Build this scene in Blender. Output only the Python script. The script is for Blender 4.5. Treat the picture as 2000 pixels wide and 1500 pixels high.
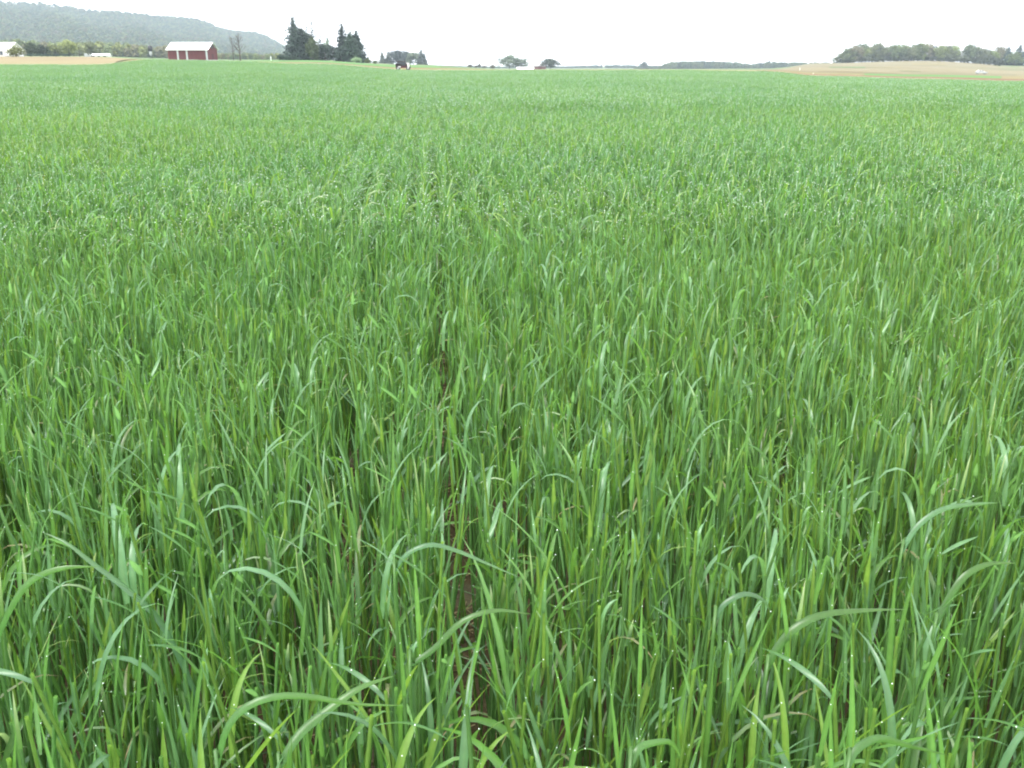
import bpy, math, random
import numpy as np
from mathutils import Vector, Euler

SC = bpy.context.scene
for o in list(bpy.data.objects):
    bpy.data.objects.remove(o)
COL = SC.collection
R = math.radians
rng = np.random.default_rng(11)
random.seed(11)

# ------------------------------------------------------------------ camera
CAM_H = 1.62
PITCH = R(18.7)
FPX = 1842.0                      # focal length in pixels of the 2000 px wide photograph
cam_data = bpy.data.cameras.new('camera')
cam = bpy.data.objects.new('camera', cam_data)
COL.objects.link(cam)
cam.location = (0, 0, CAM_H)
cam.rotation_euler = (R(90) - PITCH, 0, 0)
cam_data.sensor_width = 36
cam_data.lens = 36 * FPX / 2000
cam_data.clip_start = 0.05
cam_data.clip_end = 20000
SC.camera = cam

# ------------------------------------------------------------------ sky, sun, exposure
SUN_EL, SUN_AZ = R(58), R(215)     # high, veiled sun behind the camera to the left
world = bpy.data.worlds.new('World')
SC.world = world
world.use_nodes = True
nt = world.node_tree
nt.nodes.clear()
sky = nt.nodes.new('ShaderNodeTexSky')
sky.sky_type = 'NISHITA'
sky.sun_disc = False
sky.sun_elevation = SUN_EL
sky.sun_rotation = SUN_AZ
sky.dust_density = 4.0
sky.air_density = 1.0
hs = nt.nodes.new('ShaderNodeHueSaturation')
hs.inputs['Saturation'].default_value = 0.15
cloud = nt.nodes.new('ShaderNodeMix')
cloud.data_type = 'RGBA'
cloud.inputs['Factor'].default_value = 0.8
cloud.inputs['B'].default_value = (9.0, 9.2, 9.4, 1)     # even cloud cover
bg = nt.nodes.new('ShaderNodeBackground')
bg.inputs['Strength'].default_value = 0.10
wo = nt.nodes.new('ShaderNodeOutputWorld')
nt.links.new(sky.outputs[0], hs.inputs['Color'])
nt.links.new(hs.outputs[0], cloud.inputs['A'])
nt.links.new(cloud.outputs['Result'], bg.inputs['Color'])
nt.links.new(bg.outputs[0], wo.inputs['Surface'])

sun_d = bpy.data.lights.new('sun', 'SUN')
sun_d.energy = 1.2
sun_d.angle = R(25)
sun_d.color = (1.0, 0.97, 0.92)
sun = bpy.data.objects.new('sun', sun_d)
COL.objects.link(sun)
sv = Vector((math.sin(SUN_AZ) * math.cos(SUN_EL), math.cos(SUN_AZ) * math.cos(SUN_EL), math.sin(SUN_EL)))
sun.rotation_euler = sv.to_track_quat('Z', 'Y').to_euler()

SC.view_settings.view_transform = 'Standard'
SC.view_settings.look = 'None'
SC.view_settings.exposure = 1.93
SC.view_settings.gamma = 1.0
SC.cycles.max_bounces = 8
SC.cycles.diffuse_bounces = 4
SC.cycles.glossy_bounces = 2
SC.cycles.transmission_bounces = 4
SC.cycles.volume_bounces = 0
SC.cycles.filter_width = 2.0
SC.cycles.use_denoising = True

# ------------------------------------------------------------------ helpers
CP, SP = math.cos(PITCH), math.sin(PITCH)


def at(u, v, Y):
    """point of the place that the photograph shows at pixel u, v when it stands Y metres ahead"""
    a, b = (u - 1000) / FPX, (750 - v) / FPX
    dy = CP + b * SP
    dz = -SP + b * CP
    k = Y / dy
    return Vector((a * k, Y, CAM_H + dz * k))


def height_at(v, Y):
    return at(1000, v, Y).z


UA = (FPX / CP)                    # horizontal pixels per unit slope at eye level


def tag(o, label=None, cat=None, group=None, kind=None):
    if label: o['label'] = label
    if cat: o['category'] = cat
    if group: o['group'] = group
    if kind: o['kind'] = kind
    return o


def empty(name, loc=(0, 0, 0), rz=0.0):
    o = bpy.data.objects.new(name, None)
    o.empty_display_size = 0.1
    COL.objects.link(o)
    o.location = loc
    o.rotation_euler = (0, 0, rz)
    return o


class MB:
    """collects vertices, faces, colours"""
    def __init__(self):
        self.v, self.f, self.c, self.m, self.n = [], [], [], [], 0

    def add(self, verts, faces, col=(1, 1, 1), mat=0):
        verts = np.asarray(verts, float).reshape(-1, 3)
        self.v.append(verts)
        col = np.asarray(col, float)
        if col.ndim == 1:
            col = np.tile(col[:3], (len(verts), 1))
        self.c.append(col[:, :3])
        for f in faces:
            fa = np.asarray(f, int).reshape(-1, np.asarray(f).shape[-1]) + self.n
            self.f.append(fa)
            self.m.append(np.full(len(fa), mat, int))
        self.n += len(verts)
        return self

    def box(self, c, s, rz=0.0, col=(1, 1, 1), mat=0, taper=1.0):
        c = np.asarray(c, float); s = np.asarray(s, float) / 2
        p = np.array([[x, y, z] for z in (-1, 1) for y in (-1, 1) for x in (-1, 1)], float)
        p[4:, :2] *= taper
        p = p * s
        ca, sa = math.cos(rz), math.sin(rz)
        q = p.copy()
        q[:, 0] = p[:, 0] * ca - p[:, 1] * sa
        q[:, 1] = p[:, 0] * sa + p[:, 1] * ca
        q += c
        self.add(q, [np.array([[0, 2, 3, 1], [4, 5, 7, 6], [0, 1, 5, 4], [2, 6, 7, 3], [0, 4, 6, 2], [1, 3, 7, 5]])], col, mat)
        return self

    def prism(self, prof, x0, x1, col=(1, 1, 1), mat=0):
        """profile of (y, z) points pushed from x0 to x1"""
        n = len(prof)
        v = [(x0, y, z) for y, z in prof] + [(x1, y, z) for y, z in prof]
        quads = np.array([[i, (i + 1) % n, n + (i + 1) % n, n + i] for i in range(n)])
        self.add(v, [quads, np.array([list(range(n))[::-1]]), np.array([list(range(n, 2 * n))])], col, mat)
        return self

    def tube(self, pts, rad, k=6, col=(1, 1, 1), mat=0):
        pts = np.asarray(pts, float); n = len(pts)
        rad = np.broadcast_to(np.asarray(rad, float), (n,))
        t = np.gradient(pts, axis=0)
        t /= np.linalg.norm(t, axis=1)[:, None] + 1e-9
        ref = np.array([0, 0, 1.0]) if abs(t[:, 2]).mean() < 0.8 else np.array([1.0, 0, 0])
        a = np.cross(t, ref); a /= np.linalg.norm(a, axis=1)[:, None] + 1e-9
        b = np.cross(t, a)
        ang = np.arange(k) * 2 * math.pi / k
        v = pts[:, None] + rad[:, None, None] * (a[:, None] * np.cos(ang)[None, :, None] + b[:, None] * np.sin(ang)[None, :, None])
        i = np.arange(n - 1)[:, None] * k
        j = np.arange(k)[None]
        q = np.stack([i + j, i + (j + 1) % k, i + k + (j + 1) % k, i + k + j], -1).reshape(-1, 4)
        cap = np.array([list(range((n - 1) * k, n * k))])
        self.add(v.reshape(-1, 3), [q, cap], col, mat)
        return self

    def disc_wheel(self, c, r, w, k=20, col=(1, 1, 1)):
        ang = np.arange(k) * 2 * math.pi / k
        rings = []
        for (dx, rr) in ((-w / 2, r * .55), (-w / 2, r * .93), (-w * .3, r), (w * .3, r), (w / 2, r * .93), (w / 2, r * .55)):
            rings.append(np.stack([c[0] + rr * np.cos(ang), np.full(k, c[1] + dx), c[2] + rr * np.sin(ang)], -1))
        v = np.concatenate(rings)
        j = np.arange(k)
        q = np.concatenate([np.stack([a * k + j, a * k + (j + 1) % k, ((a + 1) % 6) * k + (j + 1) % k, ((a + 1) % 6) * k + j], -1) for a in range(6)])
        self.add(v, [q], col)
        return self

    def mesh(self, name, mats, smooth=False):
        me = bpy.data.meshes.new(name)
        v = np.concatenate(self.v) if self.v else np.zeros((0, 3))
        me.vertices.add(len(v))
        me.vertices.foreach_set('co', v.astype(np.float32).ravel())
        tot = np.concatenate([np.full(len(f), f.shape[1], int) for f in self.f])
        idx = np.concatenate([f.ravel() for f in self.f])
        me.loops.add(len(idx))
        me.loops.foreach_set('vertex_index', idx.astype(np.int32))
        me.polygons.add(len(tot))
        me.polygons.foreach_set('loop_start', np.concatenate([[0], np.cumsum(tot)[:-1]]).astype(np.int32))
        me.polygons.foreach_set('material_index', np.concatenate(self.m).astype(np.int32))
        me.polygons.foreach_set('use_smooth', np.full(len(tot), smooth))
        at_ = me.color_attributes.new('col', 'FLOAT_COLOR', 'POINT')
        c = np.concatenate(self.c)
        at_.data.foreach_set('color', np.concatenate([c, np.ones((len(c), 1))], 1).astype(np.float32).ravel())
        for m in (mats if isinstance(mats, (list, tuple)) else [mats]):
            me.materials.append(m)
        me.update(calc_edges=True)
        me.validate()
        return me

    def build(self, name, mats, parent=None, smooth=False):
        o = bpy.data.objects.new(name, self.mesh(name, mats, smooth))
        COL.objects.link(o)
        if parent is not None:
            o.parent = parent
        return o


# ------------------------------------------------------------------ materials
def new_mat(name):
    m = bpy.data.materials.new(name)
    m.use_nodes = True
    t = m.node_tree
    t.nodes.clear()
    out = t.nodes.new('ShaderNodeOutputMaterial')
    return m, t, out


def node(t, kind, **kw):
    n = t.nodes.new(kind)
    for k, v in kw.items():
        if k in ('data_type', 'blend_type', 'operation', 'attribute_name', 'noise_dimensions', 'feature'):
            setattr(n, k, v)
        else:
            n.inputs[k.replace('_', ' ')].default_value = v
    return n


def mat_surface(name, c0, c1, scale=3.0, rough=0.8, stretch=(1, 1, 1), bump=0.0, spec=0.12, c2=None, detail=6):
    """colour varied by noise between c0, c1 (and patches of c2)"""
    m, t, out = new_mat(name)
    L = t.links.new
    geo = node(t, 'ShaderNodeNewGeometry')
    mp = node(t, 'ShaderNodeMapping')
    mp.inputs['Scale'].default_value = stretch
    L(geo.outputs['Position'], mp.inputs['Vector'])
    n = node(t, 'ShaderNodeTexNoise', Scale=scale, Detail=detail, Roughness=0.65)
    L(mp.outputs[0], n.inputs['Vector'])
    r = node(t, 'ShaderNodeValToRGB')
    r.color_ramp.elements[0].position = 0.32
    r.color_ramp.elements[1].position = 0.68
    r.color_ramp.elements[0].color = (*c0, 1)
    r.color_ramp.elements[1].color = (*c1, 1)
    L(n.outputs['Fac'], r.inputs[0])
    col = r.outputs[0]
    if c2:
        n2 = node(t, 'ShaderNodeTexNoise', Scale=scale * 0.23, Detail=3)
        L(mp.outputs[0], n2.inputs['Vector'])
        r2 = node(t, 'ShaderNodeValToRGB')
        r2.color_ramp.elements[0].position = 0.5
        r2.color_ramp.elements[1].position = 0.6
        L(n2.outputs['Fac'], r2.inputs[0])
        mx = node(t, 'ShaderNodeMix', data_type='RGBA')
        L(r2.outputs[0], mx.inputs['Factor'])
        L(col, mx.inputs['A'])
        mx.inputs['B'].default_value = (*c2, 1)
        col = mx.outputs['Result']
    p = node(t, 'ShaderNodeBsdfPrincipled', Roughness=rough)
    p.inputs['Specular IOR Level'].default_value = spec
    L(col, p.inputs['Base Color'])
    if bump:
        b = node(t, 'ShaderNodeBump', Strength=bump, Distance=0.05)
        L(n.outputs['Fac'], b.inputs['Height'])
        L(b.outputs[0], p.inputs['Normal'])
    L(p.outputs[0], out.inputs['Surface'])
    return m


def mat_foliage(name, trans=0.3, rough=0.55, spec=0.3, use_tint=True, var=0.35):
    """vertex colour x object tint, with translucency"""
    m, t, out = new_mat(name)
    L = t.links.new
    a = node(t, 'ShaderNodeAttribute', attribute_name='col')
    col = a.outputs['Color']
    oi = node(t, 'ShaderNodeObjectInfo')
    if use_tint:
        mx = node(t, 'ShaderNodeMix', data_type='RGBA', blend_type='MULTIPLY', Factor=1.0)
        L(col, mx.inputs['A']); L(oi.outputs['Color'], mx.inputs['B'])
        col = mx.outputs['Result']
    mr = node(t, 'ShaderNodeMapRange')
    mr.inputs['To Min'].default_value = 1 - var
    mr.inputs['To Max'].default_value = 1 + var
    L(oi.outputs['Random'], mr.inputs['Value'])
    hsv = node(t, 'ShaderNodeHueSaturation')
    L(col, hsv.inputs['Color'])
    L(mr.outputs[0], hsv.inputs['Value'])
    p = node(t, 'ShaderNodeBsdfPrincipled', Roughness=rough)
    p.inputs['Specular IOR Level'].default_value = spec
    tr = node(t, 'ShaderNodeBsdfTranslucent')
    ms = node(t, 'ShaderNodeMixShader', Fac=trans)
    L(hsv.outputs[0], p.inputs['Base Color'])
    L(hsv.outputs[0], tr.inputs['Color'])
    L(p.outputs[0], ms.inputs[1]); L(tr.outputs[0], ms.inputs[2])
    L(ms.outputs[0], out.inputs['Surface'])
    return m


def mat_rye():
    m, t, out = new_mat('rye_leaf_blade')
    L = t.links.new
    a = node(t, 'ShaderNodeAttribute', attribute_name='col')
    geo = node(t, 'ShaderNodeNewGeometry')
    oi = node(t, 'ShaderNodeObjectInfo')
    # the stand is a little bluer or yellower from spot to spot
    n = node(t, 'ShaderNodeTexNoise', Scale=0.22, Detail=4, Roughness=0.6)
    L(geo.outputs['Position'], n.inputs['Vector'])
    r = node(t, 'ShaderNodeValToRGB')
    r.color_ramp.elements[0].position = 0.35
    r.color_ramp.elements[1].position = 0.65
    r.color_ramp.elements[0].color = (0.88, 0.96, 1.02, 1)
    r.color_ramp.elements[1].color = (1.08, 1.03, 0.95, 1)
    L(n.outputs['Fac'], r.inputs[0])
    mx = node(t, 'ShaderNodeMix', data_type='RGBA', blend_type='MULTIPLY', Factor=1.0)
    L(a.outputs['Color'], mx.inputs['A']); L(r.outputs[0], mx.inputs['B'])
    # fine veins and blotches
    n2 = node(t, 'ShaderNodeTexNoise', Scale=60.0, Detail=3)
    L(geo.outputs['Position'], n2.inputs['Vector'])
    mr = node(t, 'ShaderNodeMapRange')
    mr.inputs['To Min'].default_value = 0.75
    mr.inputs['To Max'].default_value = 1.25
    L(n2.outputs['Fac'], mr.inputs['Value'])
    hsv = node(t, 'ShaderNodeHueSaturation')
    L(mx.outputs['Result'], hsv.inputs['Color'])
    L(mr.outputs[0], hsv.inputs['Value'])
    p = node(t, 'ShaderNodeBsdfPrincipled', Roughness=0.30)
    p.inputs['Specular IOR Level'].default_value = 0.6
    tr = node(t, 'ShaderNodeBsdfTranslucent')
    warm = node(t, 'ShaderNodeMix', data_type='RGBA', blend_type='MULTIPLY', Factor=1.0)
    L(hsv.outputs[0], warm.inputs['A'])
    warm.inputs['B'].default_value = (1.2, 1.25, 0.65, 1)
    ms = node(t, 'ShaderNodeMixShader', Fac=0.54)
    L(hsv.outputs[0], p.inputs['Base Color'])
    L(warm.outputs['Result'], tr.inputs['Color'])
    L(p.outputs[0], ms.inputs[1]); L(tr.outputs[0], ms.inputs[2])
    L(ms.outputs[0], out.inputs['Surface'])
    return m


def mat_plain(name, c, rough=0.6, spec=0.4, metal=0.0, dirt=0.12, scale=2.0):
    m = mat_surface(name, tuple(x * (1 - dirt) for x in c), tuple(min(1, x * (1 + dirt * .5)) for x in c), scale, rough, spec=spec)
    for n in m.node_tree.nodes:
        if n.type == 'BSDF_PRINCIPLED':
            n.inputs['Metallic'].default_value = metal
    return m


def mat_dew():
    m, t, out = new_mat('dew_glint_bead')
    p = node(t, 'ShaderNodeBsdfPrincipled', Roughness=0.08)
    p.inputs['Base Color'].default_value = (0.75, 0.85, 0.78, 1)  # whitish base colour, so the beads also stand in for sky glints on leaves
    p.inputs['Specular IOR Level'].default_value = 1.0
    p.inputs['Coat Weight'].default_value = 1.0
    t.links.new(p.outputs[0], out.inputs['Surface'])
    return m


M = {}
M['rye'] = mat_rye()
M['dew'] = mat_dew()
M['soil'] = mat_surface('soil', (0.036, 0.028, 0.014), (0.090, 0.070, 0.036), 22, 0.95, bump=0.6, c2=(0.095, 0.085, 0.05))
M['meadow'] = mat_surface('meadow', (0.060, 0.104, 0.036), (0.104, 0.152, 0.056), 0.06, 0.95, stretch=(1, .35, 1), c2=(0.136, 0.152, 0.072))
M['stubble'] = mat_surface('stubble', (0.165, 0.132, 0.074), (0.215, 0.176, 0.100), 0.10, 0.95, stretch=(.6, .25, 1), c2=(0.185, 0.160, 0.085))
M['hill_stubble'] = mat_surface('hill_stubble', (0.142, 0.122, 0.070), (0.180, 0.158, 0.092), 0.05, 0.95, stretch=(.25, .12, 1), c2=(0.120, 0.112, 0.062))
M['tilled'] = mat_surface('tilled_soil', (0.125, 0.078, 0.044), (0.177, 0.125, 0.068), 0.25, 0.95, stretch=(.25, .4, 1), c2=(0.104, 0.114, 0.047))
M['dry_grass'] = mat_surface('dry_grass', (0.156, 0.140, 0.062), (0.208, 0.166, 0.088), 0.18, 0.95, stretch=(.3, .5, 1), c2=(0.094, 0.114, 0.044))
M['green_strip'] = mat_surface('green_strip', (0.063, 0.144, 0.041), (0.099, 0.198, 0.054), 0.2, 0.9, stretch=(.3, .5, 1))
M['bright_strip'] = mat_surface('bright_strip', (0.11, 0.24, 0.06), (0.15, 0.29, 0.08), 0.2, 0.9, stretch=(.3, .5, 1))
M['lane'] = mat_surface('gravel_lane', (0.385, 0.364, 0.308), (0.476, 0.455, 0.392), 0.5, 0.95)
M['leaf'] = mat_foliage('tree_leaves')
M['needle'] = mat_foliage('conifer_needles', trans=0.12, rough=0.7)
M['bark'] = mat_surface('bark', (0.06, 0.05, 0.042), (0.11, 0.095, 0.08), 4, 0.95, stretch=(1, 1, .2))
M['white'] = mat_plain('white_paint', (0.80, 0.80, 0.79), 0.55)
M['white_roof'] = mat_plain('white_roof_metal', (0.82, 0.82, 0.82), 0.5)
M['barn_red'] = mat_surface('barn_red_boards', (0.110, 0.028, 0.030), (0.149, 0.041, 0.041), 0.8, 0.8, stretch=(3, 3, .25))
M['barn_door'] = mat_surface('barn_door_boards', (0.075, 0.021, 0.021), (0.100, 0.030, 0.028), 0.8, 0.8, stretch=(3, 3, .25))
M['brick'] = mat_plain('red_brown_boards', (0.132, 0.060, 0.054), 0.85)
M['grey_roof'] = mat_plain('grey_roof', (0.30, 0.29, 0.29), 0.8)
M['pale_wall'] = mat_plain('pale_siding', (0.341, 0.363, 0.358), 0.75)
M['glass'] = mat_plain('window_glass', (0.06, 0.07, 0.085), 0.12, spec=0.6, dirt=.3)
M['black'] = mat_plain('black_plastic', (0.018, 0.018, 0.022), 0.45, dirt=.3)
M['rubber'] = mat_plain('rubber', (0.025, 0.024, 0.023), 0.9, dirt=.3)
M['maroon'] = mat_plain('maroon_paint', (0.063, 0.013, 0.023), 0.4, dirt=.2)
M['steel'] = mat_plain('galvanised_steel', (0.50, 0.51, 0.52), 0.45, metal=.6)
M['concrete'] = mat_plain('concrete', (0.45, 0.43, 0.40), 0.9)
M['straw'] = mat_surface('straw', (0.17, 0.14, 0.075), (0.32, 0.27, 0.15), 30, 0.85)

# ------------------------------------------------------------------ terrain
CROP = 0.68
TU = np.array([-3000, -400, 0, 190, 300, 450, 600, 800, 1000, 1300, 1500, 1600, 1800, 2000, 2400, 5000], float)
TY = np.array([0, 122, 150, 250, 400, 600, 880, 1000, 1600, 5200], float)
TV = {   # pixel row where the bare ground shows, per distance (the 122 row gives the crop's top edge)
    122: [128, 128, 127, 126.5, 117, 120, 125.5, 138, 138.5, 138, 141, 150, 156, 161, 163, 163],
    150: [126, 125, 124, 122.5, 117, 120, 124.5, 137.5, 137.5, 137, 140, 148, 154, 158.5, 160, 160],
    250: [112, 112, 111, 111.2, 117, 120, 121.5, 132, 135.6, 135.5, 137, 142, 146, 149.5, 153, 153],
    400: [109, 109, 110, 110.5, 116.5, 118.8, 117.8, 128, 135.4, 135.3, 136, 136.5, 142, 146, 148, 148],
    600: [108, 108, 109, 110, 114.5, 117, 117, 126, 135.2, 135.2, 135.5, 130, 129, 137, 139, 139],
    880: [105, 105, 107, 108, 112, 115, 116, 125.5, 135, 135, 134.5, 123.5, 118.5, 128, 130, 130],
    1000: [106, 106, 107, 108.5, 112, 115, 116, 126, 135, 135, 134.3, 126, 122, 130, 132, 132],
    1600: [106, 106, 107, 108.5, 112, 115, 116, 127, 134.5, 134.5, 133.5, 132, 130, 131, 131, 131],
    5200: [129] * 16,
}
TZ = np.zeros((len(TY), len(TU)))
for i, Yv in enumerate(TY[1:], 1):
    row = np.array([height_at(v, Yv) for v in TV[int(Yv)]])
    if Yv == 122:
        row = row - CROP
    TZ[i] = row
TA = (TU - 1000) / UA


def smooth_interp(x, xs):
    x = np.clip(x, xs[0], xs[-1] - 1e-6)
    i = np.clip(np.searchsorted(xs, x, side='right') - 1, 0, len(xs) - 2)
    f = (x - xs[i]) / (xs[i + 1] - xs[i])
    return i, f


def ground_z(x, y):
    x = np.asarray(x, float); y = np.asarray(y, float)
    ya = np.maximum(np.abs(y), 1.0)
    # near the camera the columns run parallel so that the land stays smooth
    a = x / np.maximum(ya, 60.0)
    i, fi = smooth_interp(a, TA)
    fi = fi * fi * (3 - 2 * fi)
    yy = np.clip(y, 0, TY[-1] - 1)
    j, fj = smooth_interp(yy, TY)
    fj = np.where(j == 0, fj ** 1.6, fj)
    z = (TZ[j, i] * (1 - fi) + TZ[j, i + 1] * fi) * (1 - fj) + (TZ[j + 1, i] * (1 - fi) + TZ[j + 1, i + 1] * fi) * fj
    return z


def gz(x, y):
    return float(ground_z(x, y))


def grid_mesh(name, X, Y, Z, mat, smooth=True):
    nr, nc = X.shape
    v = np.stack([X, Y, Z], -1).reshape(-1, 3)
    i = np.arange(nr - 1)[:, None] * nc + np.arange(nc - 1)[None]
    q = np.stack([i, i + 1, i + nc + 1, i + nc], -1).reshape(-1, 4)
    return MB().add(v, [q]).build(name, mat, smooth=smooth)


ax = np.concatenate([-np.geomspace(4800, 1, 90), [0], np.geomspace(1, 4800, 90)])
ay = np.concatenate([-np.geomspace(4800, 2, 25), np.linspace(0, 120, 31), np.geomspace(122, 4800, 110)])
GX, GY = np.meshgrid(ax, ay)
ground = grid_mesh('ground', GX, GY, ground_z(GX, GY) - 0.12, M['meadow'])
tag(ground, kind='structure')


def sheet(name, Y0, Y1, ua, ub, dz, mat, ny=24, nx=70):
    """a field lying on the land between two distances; ua, ub = column bounds as functions of Y"""
    ys = np.geomspace(Y0, Y1, ny)
    X = np.zeros((ny, nx)); Yg = np.zeros((ny, nx))
    for k, yv in enumerate(ys):
        u0 = ua(yv) if callable(ua) else ua
        u1 = ub(yv) if callable(ub) else ub
        X[k] = np.linspace((u0 - 1000) / UA * yv, (u1 - 1000) / UA * yv, nx)
        Yg[k] = yv
    o = grid_mesh(name, X, Yg, ground_z(X, Yg) + dz, mat)
    return tag(o, kind='structure')


# soil under the rye (near part fine enough for clods)
sx = np.linspace(-90, 90, 181); sy = np.concatenate([np.linspace(-6, 6, 60), np.linspace(6.2, 124, 110)])
SX, SY = np.meshgrid(sx, sy)
soil = grid_mesh('field_soil', SX, SY, ground_z(SX, SY), M['soil'])
tag(soil, kind='structure')
sheet('stubble_field', 124.5, 262, -500, lambda y: 215 + (y - 124) * 0.5, 0.03, M['stubble'])
sheet('dry_grass_margin', 124.5, 240, lambda y: 228 + (y - 124) * 0.5, 1480, 0.03, M['dry_grass'])
sheet('grass_bank', 255, 396, 190, 860, 0.03, M['green_strip'])
sheet('bright_meadow', 398, 415, 490, 760, 0.06, M['bright_strip'])
sheet('gravel_lane', 330, 345, 410, 488, 0.10, M['lane'])
sheet('tilled_strip', 124.5, 186, lambda y: 1500, 2300, 0.03, M['tilled'])
sheet('green_strip', 190, 246, lambda y: 1690, 1960, 0.05, M['green_strip'])
sheet('olive_margin', 188, 250, 1480, 2300, 0.02, M['dry_grass'])
sheet('hill_stubble_field', 254, 874, lambda y: 1470 + (y - 254) * 0.16, 2400, 0.05, M['hill_stubble'], ny=50)
sheet('hill_grass_strip', 500, 560, 1620, 1690, 0.16, M['meadow'], ny=8, nx=20)
sheet('hill_weedy_strip', 520, 548, 1690, 1760, 0.16, M['dry_grass'], ny=8, nx=20)
sheet('hill_weedy_strip', 300, 325, 1600, 1760, 0.12, M['dry_grass'], ny=8, nx=30)
sheet('hill_weedy_strip', 330, 350, 1780, 1990, 0.12, M['meadow'], ny=8, nx=30)
sheet('hill_weedy_strip', 640, 690, 1780, 1850, 0.16, M['dry_grass'], ny=8, nx=20)
sheet('hill_weedy_strip', 420, 440, 1760, 1800, 0.16, M['dry_grass'], ny=8, nx=20)

# ------------------------------------------------------------------ rye plants
def leaf_batch(base, az, L, W, phi0, bend, pw, roll, S, fold, col_a, col_b):
    """many blades at once. Returns verts, quads, colours, tips"""
    N = len(az)
    t = np.linspace(0, 1, S + 1)
    tm = (t[1:] + t[:-1]) / 2
    phi = phi0[:, None] + bend[:, None] * tm[None] ** pw[:, None]
    ds = L[:, None] / S
    rr = np.concatenate([np.zeros((N, 1)), np.cumsum(np.sin(phi) * ds, 1)], 1)
    zz = np.concatenate([np.zeros((N, 1)), np.cumsum(np.cos(phi) * ds, 1)], 1)
    ca, sa = np.cos(az)[:, None], np.sin(az)[:, None]
    P = np.stack([rr * ca, rr * sa, zz], -1) + base[:, None]
    phv = phi0[:, None] + bend[:, None] * t[None] ** pw[:, None]
    side = np.stack([-sa + 0 * phv, ca + 0 * phv, 0 * phv], -1)
    nor = np.stack([-np.cos(phv) * ca, -np.cos(phv) * sa, np.sin(phv)], -1)
    ro = roll[:, None] * t[None]
    s2 = side * np.cos(ro)[..., None] + nor * np.sin(ro)[..., None]
    n2 = nor * np.cos(ro)[..., None] - side * np.sin(ro)[..., None]
    w = np.interp(t, [0, .12, .35, .6, .85, 1], [.55, .85, 1, .82, .38, .03])[None] * W[:, None] / 2
    up = (n2 * (w * fold)[..., None])
    if fold > 0:
        V = np.stack([P - s2 * w[..., None] + up, P, P + s2 * w[..., None] + up], 2)
        k = 3
    else:
        V = np.stack([P - s2 * w[..., None], P + s2 * w[..., None]], 2)
        k = 2
    nv = (S + 1) * k
    b = (np.arange(N) * nv)[:, None, None]
    r = (np.arange(S) * k)[None, :, None]
    c = np.arange(k - 1)[None, None]
    q0 = b + r + c
    Q = np.stack([q0, q0 + 1, q0 + k + 1, q0 + k], -1).reshape(-1, 4)
    tc = (t ** 2.2)[None, :, None, None]
    C = col_a[:, None, None, :] * (1 - tc) + col_b[:, None, None, :] * tc
    C = np.broadcast_to(C, (N, S + 1, k, 3)).copy()
    if k == 3:
        C[:, :, 1] *= np.array([1.25, 1.12, 1.1])      # paler midrib
        C[:, :, 2] *= 0.93
    return V.reshape(-1, 3), Q, C.reshape(-1, 3), P


def stem_batch(base, top, r0, r1, k, col, S=3, bow=None):
    N = len(base)
    t = np.linspace(0, 1, S + 1)
    P = base[:, None] * (1 - t[None, :, None]) + top[:, None] * t[None, :, None]
    if bow is not None:
        P = P + bow[:, None] * (4 * t * (1 - t))[None, :, None]
    ang = np.arange(k) * 2 * math.pi / k
    rad = (r0[:, None] * (1 - t) + r1[:, None] * t)[..., None]
    V = np.stack([P[..., 0:1] + rad * np.cos(ang), P[..., 1:2] + rad * np.sin(ang), np.broadcast_to(P[..., 2:3], rad.shape[:2] + (k,))], -1)
    b = (np.arange(N) * (S + 1) * k)[:, None, None]
    rr = (np.arange(S) * k)[None, :, None]
    j = np.arange(k)[None, None]
    j2 = (np.arange(k) + 1)[None, None] % k
    Q = np.stack([b + rr + j, b + rr + j2, b + rr + k + j2, b + rr + k + j], -1).reshape(-1, 4)
    shade = np.broadcast_to(col[:, None, None], (N, S + 1, k, 3))
    return V.reshape(-1, 3), Q, shade.reshape(-1, 3)


BLUE = np.array([0.125, 0.256, 0.128])
MIDG = np.array([0.112, 0.250, 0.067])
YELG = np.array([0.162, 0.290, 0.062])
STEMC = np.array([0.152, 0.288, 0.096])
PALE_GLINT_TIPS = 0.11  # share of leaves whose whitish tip paints in a sky glint
STRAWC = np.array([0.30, 0.24, 0.11])


def leaf_colors(g, n, yel=0.15):
    k = g.random(n)[:, None]
    c = np.where(k < yel, YELG, np.where(k < 0.66, BLUE, MIDG)) * (0.8 + 0.4 * g.random((n, 1)))
    tip = c * (0.95 + 0.25 * g.random((n, 1)))
    dry = g.random(n) < 0.03
    tip[dry] = STRAWC
    pale = g.random(n) < PALE_GLINT_TIPS
    tip[pale] = np.array([0.44, 0.54, 0.38])  # glint of the sky on bent tips, put into the leaf colour
    return c, tip


def tiller_params(g, n):
    """heights, lean and leaf sets for n tillers"""
    h = np.clip(g.normal(0.61, 0.075, n), 0.40, 0.78)
    lean_az = g.uniform(0, 2 * math.pi, n)
    lean = np.abs(g.normal(0, 0.05, n)) * h
    top = np.stack([np.cos(lean_az) * lean, np.sin(lean_az) * lean, h], -1)
    return h, top


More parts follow.
